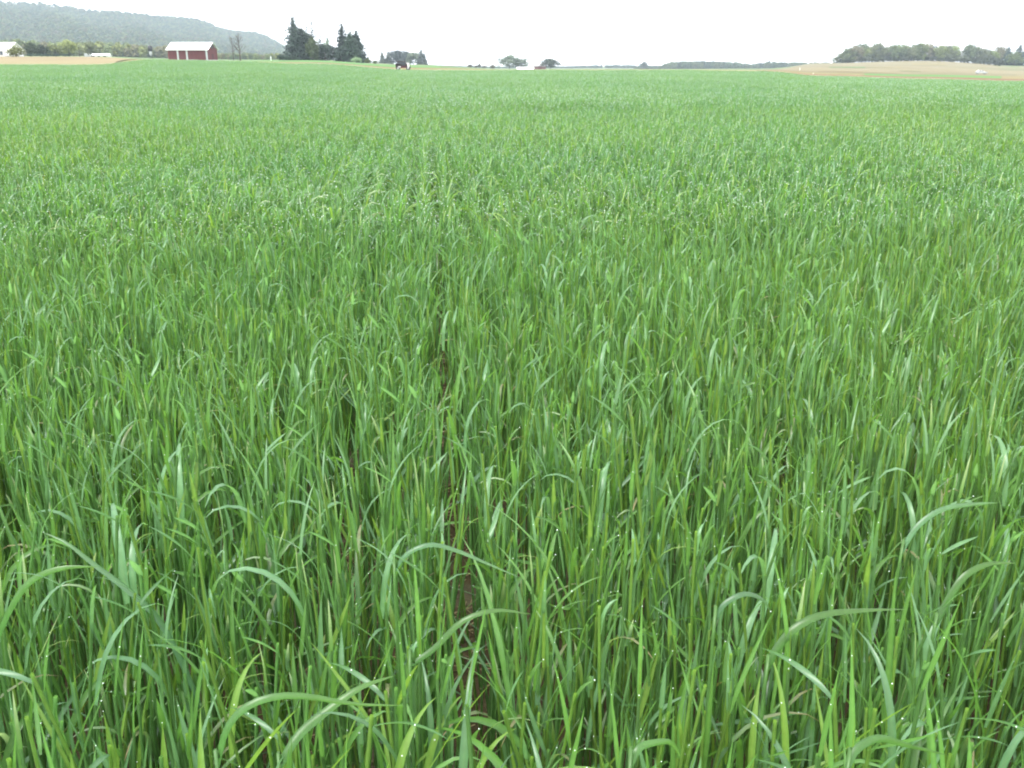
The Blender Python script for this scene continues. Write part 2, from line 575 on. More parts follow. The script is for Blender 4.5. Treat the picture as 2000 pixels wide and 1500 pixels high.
def leaf_params(g, h, top, base, nl):
    """nl leaves on every tiller; the top one stands up, lower ones spread"""
    n = len(h)
    out = []
    for k in range(nl):
        f = [0.985, 0.80, 0.60, 0.38, 0.20][k] + g.uniform(-.07, .01, n)
        b = base + (top) * f[:, None]
        az = np.where(g.random(n) < 0.35, g.normal(0.1, 0.7, n), g.uniform(0, 2 * math.pi, n))
        L = [0.105, 0.135, 0.13, 0.12, 0.11][k] * np.clip(np.exp(g.normal(0, .34, n)), .4, 1.65)
        W = [0.0078, 0.0080, 0.0072, 0.0066, 0.006][k] * g.uniform(.7, 1.3, n)
        phi0 = np.abs(g.normal(0, .22, n)) + .01
        spread = g.random(n) < .16
        phi0 = np.where(spread, g.uniform(.5, 1.15, n), phi0)
        style = g.random(n)
        bend = np.where(style < 0.66, g.uniform(-.12, .30, n), np.where(style < 0.84, g.uniform(.5, 1.3, n), g.uniform(1.4, 2.4, n)))
        pw = np.where(style < 0.84, g.uniform(1.0, 2.2, n), g.uniform(1.2, 3.0, n))
        big = (style > .84)
        L = np.where(big, L * 1.5, np.where(style > .70, L * 1.25, L)); W = np.where(style > .94, W * 1.75, np.where(big, W * 1.3, W))
        roll = g.normal(0, .9, n)
        out.append((b, az, L, W, phi0, bend, pw, roll))
    return out


def glint_drops(mb, P, g, share, r=0.0014, mat=1):
    """faceted beads on blades: small dewdrops, and enlarged ones that paint in sky glints"""
    n = P.shape[0]
    sel = np.where(g.random(n) < share)[0]
    o = np.array([[1, 0, 0], [-1, 0, 0], [0, 1, 0], [0, -1, 0], [0, 0, 1], [0, 0, -1]], float)
    fs = np.array([[0, 2, 4], [2, 1, 4], [1, 3, 4], [3, 0, 4], [2, 0, 5], [1, 2, 5], [3, 1, 5], [0, 3, 5]])
    for s in sel:
        t = g.integers(P.shape[1] // 2, P.shape[1])
        mb.add(P[s, t] + np.array([0, 0, r * .6]) + o * r * g.uniform(.7, 1.3), [fs], (1, 1, 1), mat)


def tiller_mesh(seed, S=8, k=5, nl=3, fold=0.35, split=False):
    g = np.random.default_rng(seed)
    h, top = tiller_params(g, 1)
    base = np.zeros((1, 3))
    col = STEMC[None] * g.uniform(.8, 1.25)
    if g.random() < .3:
        col = col * np.array([1.25, 1.08, .75])
    bow = g.normal(0, .012, (1, 3)) * np.array([1, 1, 0])
    sv_, sq, scol = stem_batch(base, top, np.array([.0036]), np.array([.0025]), k, col, 5, bow)
    stem = MB().add(sv_, [sq], scol)
    leaves = []
    for prm in leaf_params(g, h, top, base, nl):
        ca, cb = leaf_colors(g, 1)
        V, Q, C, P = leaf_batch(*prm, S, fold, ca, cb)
        m = MB().add(V, [Q], C)
        glint_drops(m, P, g, .24, .0011)
        leaves.append(m)
    if split:
        return stem, leaves
    big = MB()
    for m in [stem] + leaves:
        for vv, cc in zip(m.v, m.c):
            pass
        off = big.n
        big.v += m.v; big.c += m.c; big.m += m.m
        big.f += [f + off for f in m.f]
        big.n += m.n
    return big


def patch_mesh(seed, wc, ws, n_rows, n_till, S, nl, fold=0.0, k=3, widen=1.0, dew=0.0, dew_r=.002):
    """a piece of the stand: wc across the rows, ws along them"""
    g = np.random.default_rng(seed)
    row = g.integers(0, n_rows, n_till)
    px = (row + .5) / n_rows * wc - wc / 2 + g.normal(0, .03, n_till)
    py = g.uniform(-ws / 2, ws / 2, n_till)
    base = np.stack([px, py, np.zeros(n_till)], -1)
    h, top = tiller_params(g, n_till)
    mb = MB()
    col = STEMC[None] * g.uniform(.8, 1.25, (n_till, 1))
    V, Q, C = stem_batch(base, base + top, np.full(n_till, .0040 * widen), np.full(n_till, .0029 * widen), k, col, 1 if S < 5 else 2)
    mb.add(V, [Q], C)
    for prm in leaf_params(g, h, top, base, nl):
        prm = list(prm)
        prm[3] = prm[3] * widen
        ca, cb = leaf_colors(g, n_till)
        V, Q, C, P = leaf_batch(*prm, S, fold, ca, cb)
        mb.add(V, [Q], C)
        if dew:
            glint_drops(mb, P, g, dew, dew_r)
    return mb


def library(prefix, builders, mats):
    c = bpy.data.collections.new(prefix)       # source shapes, not linked to the scene
    for i, b in enumerate(builders):
        o = bpy.data.objects.new('%s_%03d' % (prefix, i), b.mesh('%s_%03d' % (prefix, i), mats, True))
        c.objects.link(o)
    return c


def scatter_group():
    ng = bpy.data.node_groups.new('scatter', 'GeometryNodeTree')
    ng.interface.new_socket('Geometry', in_out='INPUT', socket_type='NodeSocketGeometry')
    ng.interface.new_socket('Library', in_out='INPUT', socket_type='NodeSocketCollection')
    ng.interface.new_socket('Geometry', in_out='OUTPUT', socket_type='NodeSocketGeometry')
    n = ng.nodes
    gi, go = n.new('NodeGroupInput'), n.new('NodeGroupOutput')
    ip = n.new('GeometryNodeInstanceOnPoints')
    ci = n.new('GeometryNodeCollectionInfo')
    ci.inputs['Separate Children'].default_value = True
    ci.inputs['Reset Children'].default_value = True
    ip.inputs['Pick Instance'].default_value = True

    def attr(nm, ty):
        a = n.new('GeometryNodeInputNamedAttribute')
        a.data_type = ty
        a.inputs['Name'].default_value = nm
        return a.outputs['Attribute']
    e2r = n.new('FunctionNodeEulerToRotation')
    lk = ng.links.new
    lk(gi.outputs['Geometry'], ip.inputs['Points'])
    lk(gi.outputs['Library'], ci.inputs['Collection'])
    lk(ci.outputs[0], ip.inputs['Instance'])
    lk(attr('pick', 'INT'), ip.inputs['Instance Index'])
    lk(attr('rot', 'FLOAT_VECTOR'), e2r.inputs[0])
    lk(e2r.outputs[0], ip.inputs['Rotation'])
    lk(attr('scl', 'FLOAT_VECTOR'), ip.inputs['Scale'])
    lk(ip.outputs[0], go.inputs[0])
    return ng


SCATTER = scatter_group()


def scatter(name, pts, rot, scl, lib, g, label=None, cat=None):
    n = len(pts)
    me = bpy.data.meshes.new(name)
    me.vertices.add(n)
    me.vertices.foreach_set('co', np.asarray(pts, np.float32).ravel())
    a = me.attributes.new('pick', 'INT', 'POINT')
    a.data.foreach_set('value', g.integers(0, len(lib.objects), n).astype(np.int32))
    a = me.attributes.new('rot', 'FLOAT_VECTOR', 'POINT')
    a.data.foreach_set('vector', np.asarray(rot, np.float32).ravel())
    a = me.attributes.new('scl', 'FLOAT_VECTOR', 'POINT')
    a.data.foreach_set('vector', np.asarray(scl, np.float32).ravel())
    o = bpy.data.objects.new(name, me)
    COL.objects.link(o)
    md = o.modifiers.new('scatter', 'NODES')
    md.node_group = SCATTER
    for it in SCATTER.interface.items_tree:
        if it.item_type == 'SOCKET' and it.in_out == 'INPUT' and it.name == 'Library':
            md[it.identifier] = lib
    return tag(o, label, cat, kind='stuff')


ROW_DX = -0.087                   # the drill rows run slightly left of straight ahead
RN = math.hypot(1, ROW_DX)
ROW_ANG = math.atan2(-ROW_DX, 1)  # rotation that turns +y into the row direction
ROW_W = 0.19


def row_xy(c, s):
    """c across the rows, s along them"""
    return c / RN + s * ROW_DX / RN, s / RN - c * ROW_DX / RN


def lane_c(u, v):
    """across-row place of a bare lane seen on the ground at pixel u, v"""
    p1 = at(u, v, 1.0)
    k = CAM_H / (CAM_H - p1.z)
    x, y = p1.x * k, k
    return (x - ROW_DX * y) / RN


LANES = [(lane_c(903, 1450), 0.070), (lane_c(648, 1455), 0.040)]
rye_mats = [M['rye'], M['dew']]


def stand_noise(x, y):
    return (np.sin(x * .61 + 1.3 * np.sin(y * .23)) + np.sin(y * .47 + 2.1 + np.sin(x * .31)) + np.sin((x + y) * 1.7) * .5) / 2.5


# nearest stand: tillers one by one
NEAR_END = 5.7
pts = []
g = np.random.default_rng(5)
for kk in range(-45, 46):
    c0 = kk * ROW_W + LANES[0][0] + ROW_W / 2 * 0
    s = np.arange(0.55, NEAR_END, 0.0098)
    s = s + g.normal(0, .008, len(s))
    c = c0 + ROW_W / 2 + g.normal(0, .047, len(s))
    pts.append(np.stack([c, s], -1))
pts = np.concatenate(pts)
keep = np.ones(len(pts), bool)
for lc, hw in LANES:
    wob = .022 * np.sin(pts[:, 1] * 2.3) + .016 * np.sin(pts[:, 1] * 7.1 + 1) 
    keep &= (np.abs(pts[:, 0] - lc + wob) > hw * (.75 + .35 * np.sin(pts[:, 1] * 3.1) + .3 * np.sin(pts[:, 1] * 8.7))) | (g.random(len(pts)) < .16)
keep &= g.random(len(pts)) > 0.10
pts = pts[keep]
X, Y = row_xy(pts[:, 0], pts[:, 1])
keep = (np.abs(X) < 0.56 * Y + 1.0) & (Y > 0.72)
X, Y = X[keep], Y[keep]
order = np.argsort(Y + 0.15 * np.abs(X))
X, Y = X[order], Y[order]
Z = ground_z(X, Y)
n_near = len(X)
scale = 1.0 + .08 * stand_noise(X, Y) + g.normal(0, .075, n_near)
rz = g.normal(0, .55, n_near) + np.where(g.random(n_near) < .25, math.pi, 0)
tilt = g.normal(0, .045, (n_near, 2))

N_IND = 280
inview = np.where((np.abs(X) < 0.50 * (Y + 0.3)) & (Y > .74))[0][:N_IND]
is_ind = np.zeros(n_near, bool)
is_ind[inview] = True

tiller_lib = library('rye_tiller', [tiller_mesh(100 + i) for i in range(28)], rye_mats)
o = ~is_ind
scatter('rye_stand', np.stack([X[o], Y[o], Z[o]], -1),
        np.stack([tilt[o, 0], tilt[o, 1], rz[o]], -1), np.repeat(scale[o][:, None], 3, 1), tiller_lib, g, 'dense green rye behind the nearest rows on both sides of the bare lane', 'rye')

PALE_GLINT_TIPS = 0.04
# the plants of the front rows, each a thing with its stem and leaves
plant_src = []
for i in range(20):
    st, lv = tiller_mesh(300 + i, S=10, k=6, nl=3, split=True)
    plant_src.append((st.mesh('stem', rye_mats, True), [l.mesh('leaf', rye_mats, True) for l in lv]))
for n_, idx in enumerate(inview):
    root = empty('rye_plant', (X[idx], Y[idx], Z[idx]))
    root.rotation_euler = (tilt[idx, 0], tilt[idx, 1], rz[idx])
    root.scale = (scale[idx],) * 3
    cc_ = (X[idx] - ROW_DX * Y[idx]) / RN - LANES[0][0]
    where = 'well left of the bare lane' if cc_ < -.40 else 'close left of the bare lane' if cc_ < 0 else 'close right of the bare lane' if cc_ < .40 else 'well right of the bare lane'
    tag(root, 'slender green rye plant in the nearest rows, ' + where, 'rye plant', 'rye plants in the nearest rows')
    sm, lms = plant_src[n_ % len(plant_src)]
    so = bpy.data.objects.new('stem', sm); COL.objects.link(so); so.parent = root
    for lm in lms:
        lo = bpy.data.objects.new('leaf', lm); COL.objects.link(lo); lo.parent = root

# middle stand
PALE_GLINT_TIPS = 0.08
mid_lib = library('rye_tuft', [patch_mesh(500 + i, 2 * ROW_W, .38, 2, 74, 6, 3, 0.3, 3, .98, dew=.5, dew_r=.0029) for i in range(10)], rye_mats)  # beads larger than dewdrops, standing in for glints on bent leaves
MID_END = 20.9
cs = (np.arange(-40, 41)) * 2 * ROW_W + LANES[0][0]
ss = np.arange(NEAR_END + .19, MID_END, .38)
Cg, Sg = np.meshgrid(cs, ss)
X, Y = row_xy(Cg.ravel(), Sg.ravel())
k = np.abs(X) < 0.56 * Y + 1.5
X, Y = X[k], Y[k]
n = len(X)
flip = np.where(g.random(n) < .5, math.pi, 0) * (g.random(n) < .4)
sz = 1.0 + .07 * stand_noise(X, Y) + g.normal(0, .035, n)
scatter('rye_stand', np.stack([X, Y, ground_z(X, Y)], -1), np.stack([np.zeros(n), np.zeros(n), ROW_ANG + flip], -1),
        np.stack([np.ones(n), np.ones(n), sz], -1), mid_lib, g, 'dense green rye in the middle of the field', 'rye')

# far stand
far_lib = library('rye_patch', [patch_mesh(700 + i, 6 * ROW_W, 1.14, 6, 640, 3, 3, 0.0, 3, .95, dew=.26, dew_r=.0052) for i in range(8)], rye_mats)  # beads enlarged further to paint glints across the far stand
cs = (np.arange(-75, 76)) * 6 * ROW_W
ss = np.arange(MID_END + .57, 123.2, 1.14)
Cg, Sg = np.meshgrid(cs, ss)
X, Y = row_xy(Cg.ravel(), Sg.ravel())
k = (np.abs(X) < 0.56 * Y + 3) & (Y < 123)
X, Y = X[k], Y[k]
n = len(X)
flip = np.where(g.random(n) < .5, math.pi, 0)
sz = 1.0 + .08 * stand_noise(X * .5, Y * .5) + g.normal(0, .03, n)
scatter('rye_stand', np.stack([X, Y, ground_z(X, Y)], -1), np.stack([np.zeros(n), np.zeros(n), ROW_ANG + flip], -1),
        np.stack([np.ones(n) * 1.03, np.ones(n) * 1.03, sz], -1), far_lib, g, 'pale green rye in the far part of the field up to its edge', 'rye')


# plants of the front rows with conspicuous arching leaves
def smooth_path(p, n):
    p = np.asarray(p, float)
    t = np.linspace(0, len(p) - 1, n)
    i = np.clip(t.astype(int), 0, len(p) - 2)
    f = (t - i)[:, None]
    a = p[np.clip(i - 1, 0, len(p) - 1)]; b = p[i]; c = p[i + 1]; d = p[np.clip(i + 2, 0, len(p) - 1)]
    return .5 * ((2 * b) + (-a + c) * f + (2 * a - 5 * b + 4 * c - d) * f ** 2 + (-a + 3 * b - 3 * c + d) * f ** 3)


def hero_plant(path, width, label, dY, z_top=0.74, col=BLUE):
    """path: pixels along the leaf from its base to its tip; dY: how far the tip reaches away"""
    apex = min(path, key=lambda q: q[1])
    p1 = at(apex[0], apex[1], 1.0)
    Y0 = (CAM_H - z_top) / (CAM_H - p1.z)
    P = np.array([at(u_, v_, Y0 + dY * i / (len(path) - 1)) for i, (u_, v_) in enumerate(path)])
    P = smooth_path(P, 15)
    base = P[0]
    t = np.linspace(0, 1, len(P))
    tan = np.gradient(P, axis=0); tan /= np.linalg.norm(tan, axis=1)[:, None]
    view = np.array([0, -0.75, 0.66])
    side = np.cross(tan, view); side /= np.linalg.norm(side, axis=1)[:, None] + 1e-9
    # the blade lies level near its crest and stands on edge at the base
    flat = np.array([0, 1.0, 0.25]) / 1.03
    side = np.where((side @ flat)[:, None] < 0, -side, side)
    nor = np.cross(side, tan)
    w = np.interp(t, [0, .12, .4, .7, .9, 1], [.6, .9, 1, .75, .3, .03])[:, None] * width / 2
    tw = np.random.default_rng(int(path[0][1] + path[0][0] * 3)).uniform(-.9, .9) * (t - .3)
    side, nor = side * np.cos(tw)[:, None] + nor * np.sin(tw)[:, None], nor * np.cos(tw)[:, None] - side * np.sin(tw)[:, None]
    V = np.stack([P - side * w, P - nor * w * .5, P + side * w], 1)
    q0 = (np.arange(14) * 3)[:, None] + np.arange(2)[None]
    Q = np.stack([q0, q0 + 1, q0 + 4, q0 + 3], -1).reshape(-1, 4)
    foot = np.array([base[0] - (P[3] - P[0])[0] * .35, base[1] + .02, 0.0])
    foot[2] = gz(foot[0], foot[1])
    root = empty('rye_plant', foot)
    tag(root, label, 'rye plant', 'rye plants in the nearest rows')
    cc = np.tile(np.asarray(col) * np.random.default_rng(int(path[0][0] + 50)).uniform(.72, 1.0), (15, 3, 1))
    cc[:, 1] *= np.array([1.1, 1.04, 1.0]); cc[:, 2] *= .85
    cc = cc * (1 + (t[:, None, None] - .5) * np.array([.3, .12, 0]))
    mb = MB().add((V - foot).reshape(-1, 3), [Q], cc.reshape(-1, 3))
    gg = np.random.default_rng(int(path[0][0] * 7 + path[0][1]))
    glint_drops(mb, (P - foot)[None], gg, .6, .0011)
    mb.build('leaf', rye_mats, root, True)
    sp = np.array([[0, 0, 0], (base - foot) * .5 + np.array([.004, 0, 0]), base - foot, (base - foot) * 1.0 + (P[1] - P[0]) * .8])
    MB().tube(smooth_path(sp, 9), np.linspace(.0040, .0022, 9), 6, STEMC).build('stem', rye_mats, root, True)
    n = 2
    h = np.full(n, (base - foot)[2]); top = np.tile(base - foot, (n, 1))
    prms = leaf_params(gg, h, top, np.zeros((n, 3)), 3)[1:]
    for prm in prms:
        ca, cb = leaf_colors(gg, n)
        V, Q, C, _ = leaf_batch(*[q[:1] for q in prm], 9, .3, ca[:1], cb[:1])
        MB().add(V, [Q], C).build('leaf', rye_mats, root, True)


HEROES = [
    ([(424, 1500), (440, 1430), (475, 1385), (530, 1362), (600, 1360), (690, 1375), (790, 1378)], .017, 'rye plant whose broad pale leaf arches right at the bottom edge, left of centre', .06),
    ([(770, 1115), (795, 1082), (840, 1064), (890, 1075), (950, 1100), (1015, 1128)], .014, 'rye plant whose long leaf arches right over the bare lane', .04),
    ([(1497, 1310), (1515, 1270), (1555, 1225), (1610, 1200), (1690, 1192), (1770, 1190)], .021, 'rye plant with a broad blue-green leaf curving right, right of centre', .05),
    ([(1655, 1500), (1672, 1465), (1715, 1442), (1770, 1455), (1850, 1475)], .017, 'rye plant with a short pale leaf hooking over at the bottom right', .05),
    ([(400, 1400), (362, 1310), (310, 1210), (240, 1145), (180, 1100), (130, 1060), (85, 1040)], .018, 'rye plant with a long broad leaf sweeping up to the left, near the left edge', .08),
    ([(-10, 1260), (20, 1190), (60, 1135), (120, 1110), (190, 1107)], .020, 'rye plant with a broad pale leaf bowing right at the left edge', .03),
    ([(800, 1300), (850, 1265), (905, 1212), (970, 1192), (1035, 1200)], .016, 'rye plant with grey-green leaf bowed over the lane below the long arched leaf', .05),
    ([(1395, 1215), (1415, 1180), (1455, 1160), (1490, 1172), (1505, 1195)], .014, 'rye plant with a small hooked leaf left of the broad curving blue-green leaf', .03),
    ([(1825, 1225), (1850, 1175), (1885, 1125), (1930, 1102), (1985, 1100)], .020, 'rye plant with a broad dull green leaf curving right, by the right edge', .05),
    ([(800, 1500), (830, 1420), (865, 1370), (920, 1345), (1000, 1305)], .019, 'rye plant with a leaf reaching up right at the bottom of the bare lane', .08),
    ([(1760, 1080), (1790, 1030), (1840, 995), (1900, 985), (1950, 982)], .017, 'rye plant with a pale yellow-green leaf leaning right, above the dull green one', .05),
    ([(545, 1500), (580, 1440), (630, 1395), (700, 1345), (770, 1320)], .022, 'rye plant with a broad bright leaf rising to the right above the bare soil patch', .10),
    ([(1230, 1500), (1245, 1465), (1270, 1452), (1310, 1450), (1330, 1480)], .015, 'rye plant with twisted pale leaves at the bottom edge, right of centre', .04),
    ([(340, 1500), (335, 1440), (300, 1425), (250, 1430), (130, 1490)], .018, 'rye plant with a leaf drooping left at the bottom left corner', .05),
    ([(110, 1160), (125, 1120), (95, 1110), (60, 1090)], .010, 'rye plant with a thin leaf tip curling left near the left edge', .03),
]
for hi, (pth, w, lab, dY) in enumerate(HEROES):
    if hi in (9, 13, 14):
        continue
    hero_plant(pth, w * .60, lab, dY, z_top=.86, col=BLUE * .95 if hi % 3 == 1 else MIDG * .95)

# straw and weed litter in the bare lanes
mb = MB()
g = np.random.default_rng(77)
for _ in range(1500):
    lc, hw = LANES[g.integers(0, 2)]
    x, y = row_xy(lc + g.normal(0, hw * 1.4), g.uniform(.8, 5.5))
    z = gz(x, y) + g.uniform(.003, .02)
    a_, l_ = g.uniform(0, math.pi), g.uniform(.02, .09)
    d = np.array([math.cos(a_), math.sin(a_), g.normal(0, .15)]) * l_ / 2
    c = np.array([x, y, z])
    mb.tube([c - d, c + d * .1, c + d], .0016, 3)
tag(mb.build('straw_litter', M['straw']), kind='stuff')
# clods on the bare soil
mb = MB()
ico = np.array([[0, 0, 1], [.89, 0, .45], [.28, .85, .45], [-.72, .53, .45], [-.72, -.53, .45], [.28, -.85, .45], [0, 0, -.4]])
icf = np.array([[0, 1, 2], [0, 2, 3], [0, 3, 4], [0, 4, 5], [0, 5, 1], [6, 2, 1], [6, 3, 2], [6, 4, 3], [6, 5, 4], [6, 1, 5]])
for _ in range(1600):
    lc, hw = LANES[0 if g.random() < .75 else 1]
    x, y = row_xy(lc + g.normal(0, .06), g.uniform(.8, 5.0))
    r_ = .003 + .012 * g.random() ** 3
    mb.add(np.array([x, y, gz(x, y)]) + ico * r_ * g.uniform(.6, 1.3, (7, 1)) * np.array([1.2, 1, .7]), [icf])
tag(mb.build('soil_clods', M['soil']), kind='stuff')

# ------------------------------------------------------------------ trees
def quads_from(c, nrm, size, g, col):
    n = len(c)
    nrm = nrm + g.normal(0, .55, (n, 3))
    nrm /= np.linalg.norm(nrm, axis=1)[:, None] + 1e-9
    r = g.normal(0, 1, (n, 3))
    a = np.cross(nrm, r); a /= np.linalg.norm(a, axis=1)[:, None] + 1e-9
    b = np.cross(nrm, a)
    s1 = (size * g.uniform(.6, 1.3, n))[:, None] / 2
    s2 = (size * g.uniform(.4, 1.0, n))[:, None] / 2
    V = np.stack([c - a * s1, c - b * s2, c + a * s1, c + b * s2], 1)
    Q = np.arange(4 * n).reshape(n, 4)
    return V.reshape(-1, 3), Q, np.repeat(col, 4, 0)


def broad_crown(seed, n=1900, h=1.0, low=.10, lobes=12, size=.075, sparse=1.0):
    """unit tree: height 1, crown radius .5"""
    g = np.random.default_rng(seed)
    mb = MB(); limbs = []
    cs, rs = [], []
    for i in range(lobes):
        f = (i + .5) / lobes
        z = low + .10 + (1 - low - .22) * f
        rad = .36 * math.sin(math.pi * min(1, (f * .85 + .12))) ** .7
        a = i * 2.4 + g.uniform(-.5, .5)
        cs.append((math.cos(a) * rad * g.uniform(.6, 1.1), math.sin(a) * rad * g.uniform(.6, 1.1), z))
        rs.append(g.uniform(.13, .21))
    cs.append((0, 0, .62)); rs.append(.27)
    cs = np.array(cs); rs = np.array(rs)
    per = rs ** 2 / (rs ** 2).sum()
    for c, r, p in zip(cs, rs, per):
        k = int(n * p)
        d = g.normal(0, 1, (k, 3)); d /= np.linalg.norm(d, axis=1)[:, None]
        q = r * g.uniform(.45, 1.12, (k, 1)) ** (.6)
        P = c + d * q * np.array([1, 1, .85])
        tone = g.uniform(.8, 1.2) * g.uniform(.75, 1.25, (k, 1))
        col = np.ones((k, 3)) * tone * np.array([1, 1, 1])
        V, Q, C = quads_from(P, d, size * sparse, g, col)
        mb.add(V, [Q], C)
    tr = MB()
    tr.tube([(0, 0, -.02), (.004, .003, low), (.0, .006, .45), (.006, .0, .74)], [.028, .022, .015, .005], 7)
    for c in cs[:-1]:
        z0 = max(low * .8, c[2] - .22)
        tr.tube([(0, 0, z0), tuple((np.array([0, 0, z0]) * .45 + c * .55) + np.array([0, 0, .01])), tuple(c)], [.011, .007, .003], 5)
    return mb, tr


def spruce_crown(seed, n_whorl=30, size=.075, dens=1.0, low=.03, slim=1.0):
    """unit conifer: height 1, base radius .5"""
    g = np.random.default_rng(seed)
    mb = MB()
    for i in range(n_whorl):
        f = (i + g.uniform(0, .6)) / n_whorl
        z = low + (1 - low) * f
        rad = .5 * slim * (1 - f) ** .62 * g.uniform(.78, 1.1) + .012
        nb = max(5, int(17 * (1 - f) * dens + 6))
        for j in range(nb):
            a = g.uniform(0, 2 * math.pi)
            L = rad * g.uniform(.55, 1.12)
            k = max(4, int(15 * L / .5 + 4))
            t = g.uniform(.05, 1, k)
            droop = -.07 * (1 - f) * t ** 1.4 + .035 * t ** 4
            P = np.stack([np.cos(a) * L * t, np.sin(a) * L * t, z + droop], -1) + g.normal(0, .012, (k, 3))
            nr = np.tile(np.array([math.cos(a) * .5, math.sin(a) * .5, .8]), (k, 1))
            col = np.ones((k, 3)) * g.uniform(.65, 1.3) * g.uniform(.8, 1.2, (k, 1))
            V, Q, C = quads_from(P, nr, size * (1.1 - .5 * f), g, col)
            mb.add(V, [Q], C)
    k = 14
    P = np.stack([g.normal(0, .008, k), g.normal(0, .008, k), np.linspace(.9, 1.0, k)], -1)
    V, Q, C = quads_from(P, np.tile([1.0, 0, .2], (k, 1)), .03, g, np.ones((k, 3)))
    mb.add(V, [Q], C)
    tr = MB().tube([(0, 0, -.02), (0, 0, .3), (.003, 0, .7), (0, 0, .97)], [.022, .017, .009, .002], 6)
    return mb, tr


def shrub_crown(seed, n=700, size=.12):
    g = np.random.default_rng(seed)
    mb = MB()
    for i in range(9):
        a = i * 2.4
        rad = 0 if i == 0 else g.uniform(.15, .33)
        c = np.array([math.cos(a) * rad, math.sin(a) * rad, .55 - rad * .9 + g.uniform(0, .12)])
        r = g.uniform(.2, .32)
        k = n // 9
        d = g.normal(0, 1, (k, 3)); d /= np.linalg.norm(d, axis=1)[:, None]
        P = c + d * r * g.uniform(.5, 1.08, (k, 1)) * np.array([1, 1, 1.25])
        P[:, 2] = np.abs(P[:, 2])
        V, Q, C = quads_from(P, d, size, g, np.ones((k, 3)) * g.uniform(.75, 1.25) * g.uniform(.8, 1.2, (k, 1)))
        mb.add(V, [Q], C)
    tr = MB()
    for i in range(5):
        a = i * 1.26
        tr.tube([(math.cos(a) * .02, math.sin(a) * .02, -.02), (math.cos(a) * .1, math.sin(a) * .1, .3), (math.cos(a) * .2, math.sin(a) * .2, .6)], [.018, .012, .004], 5)
    return mb, tr


def lib_pair(fn, seeds, leafmat, **kw):
    out = []
    for s in seeds:
        c, t = fn(s, **kw)
        out.append((c.mesh('crown', leafmat), t.mesh('trunk', M['bark'], True)))
    return out


LIB = {
    'broad': lib_pair(broad_crown, range(1, 7), M['leaf']),
    'wood': lib_pair(broad_crown, range(11, 17), M['leaf'], low=.0, lobes=15, n=2200),
    'thin': lib_pair(broad_crown, range(21, 25), M['leaf'], n=520, size=.06, lobes=14),
    'spruce': lib_pair(spruce_crown, range(41, 45), M['needle']),
    'ragged': lib_pair(spruce_crown, range(51, 54), M['needle'], n_whorl=17, dens=.6, size=.06),
    'column': lib_pair(spruce_crown, range(61, 63), M['needle'], n_whorl=24, dens=1.3, size=.09),
    'shrub': lib_pair(shrub_crown, range(71, 75), M['leaf']),
}
_cnt = {}
FAT = {'spruce': 1.3, 'ragged': 1.4, 'column': 1.5, 'broad': 1.25, 'wood': 1.3}


def plant(name, kind, u, v_top, r_px, Y, tint, label, cat='tree', group=None, v_base=None, lift=0.0, rz=None):
    """a tree whose top shows at pixel row v_top and whose crown is r_px pixels in radius"""
    x = (u - 1000) / UA * Y
    zg = gz(x, Y) if v_base is None else height_at(v_base, Y)
    zt = height_at(v_top, Y)
    h = max(zt - zg, .5)
    r = r_px * Y / UA
    root = empty(name, (x, Y, zg))
    tag(root, label, cat, group)
    i = _cnt.get(kind, 0); _cnt[kind] = i + 1
    cm, tm = LIB[kind][i % len(LIB[kind])]
    for nm, me in (('crown', cm), ('trunk', tm)):
        o = bpy.data.objects.new(nm, me)
        COL.objects.link(o)
        o.parent = root
        o.scale = (2 * r * FAT.get(kind, 1), 2 * r * FAT.get(kind, 1), h)
        o.rotation_euler = (0, 0, i * 1.7 if rz is None else rz)
        if nm == 'crown':
            o.color = (*tint, 1)
        else:
            o.scale = (min(2 * r, h), min(2 * r, h), h)
    return root


DARK = (0.030, 0.048, 0.036)
DARK2 = (0.034, 0.060, 0.036)
OLIVE = (0.095, 0.120, 0.042)
GREYG = (0.090, 0.108, 0.062)
YELL = (0.17, 0.20, 0.075)
PALE = (0.13, 0.18, 0.10)
BROWNG = (0.11, 0.105, 0.072)

# grove of conifers right of the barn
GY = 420
G1 = 'trees of the dark conifer grove'
plant('spruce_tree', 'spruce', 577, 34, 21, GY, DARK, 'tallest dark spruce at the left of the conifer grove', group=G1)
plant('spruce_tree', 'spruce', 593, 56, 25, GY + 4, DARK2, 'broad dark spruce close right of the tallest spruce', group=G1)
plant('spruce_tree', 'ragged', 603, 47, 9, GY + 14, DARK, 'slim spruce top showing between broad spruce and bare-trunked spruce', group=G1)
plant('spruce_tree', 'ragged', 613, 42, 13, GY + 10, DARK, 'second tallest spruce of the grove, ragged with thin top', group=G1)
plant('leafy_tree', 'broad', 611, 72, 12, GY - 4, (0.068, 0.090, 0.040), 'olive-green leafy tree in front of the ragged spruce', group=G1, v_base=120)
plant('spruce_tree', 'ragged', 628, 66, 10, GY + 8, DARK, 'short dark spruce left of the pale leafy tree', group=G1)
plant('leafy_tree', 'thin', 641, 71, 12, GY + 40, PALE, 'pale leafy tree standing behind the low dark yews', group=G1)
plant('spruce_tree', 'ragged', 642, 58, 5, GY + 44, DARK, 'thin spire-topped spruce rising behind the pale leafy tree', group=G1)
plant('yew_tree', 'broad', 636, 84, 15, GY + 2, DARK2, 'low rounded dark yew right of the gap with the house', group=G1)
plant('yew_tree', 'broad', 652, 88, 15, GY, DARK2, 'low dark yew in the middle of the grove', group=G1)
plant('spruce_tree', 'spruce', 671, 47, 17, GY + 3, DARK, 'tall pointed spruce, highest of the grove\'s right half', group=G1)
plant('spruce_tree', 'spruce', 686, 62, 20, GY, DARK2, 'dark spruce just right of the tall pointed spruce', group=G1)
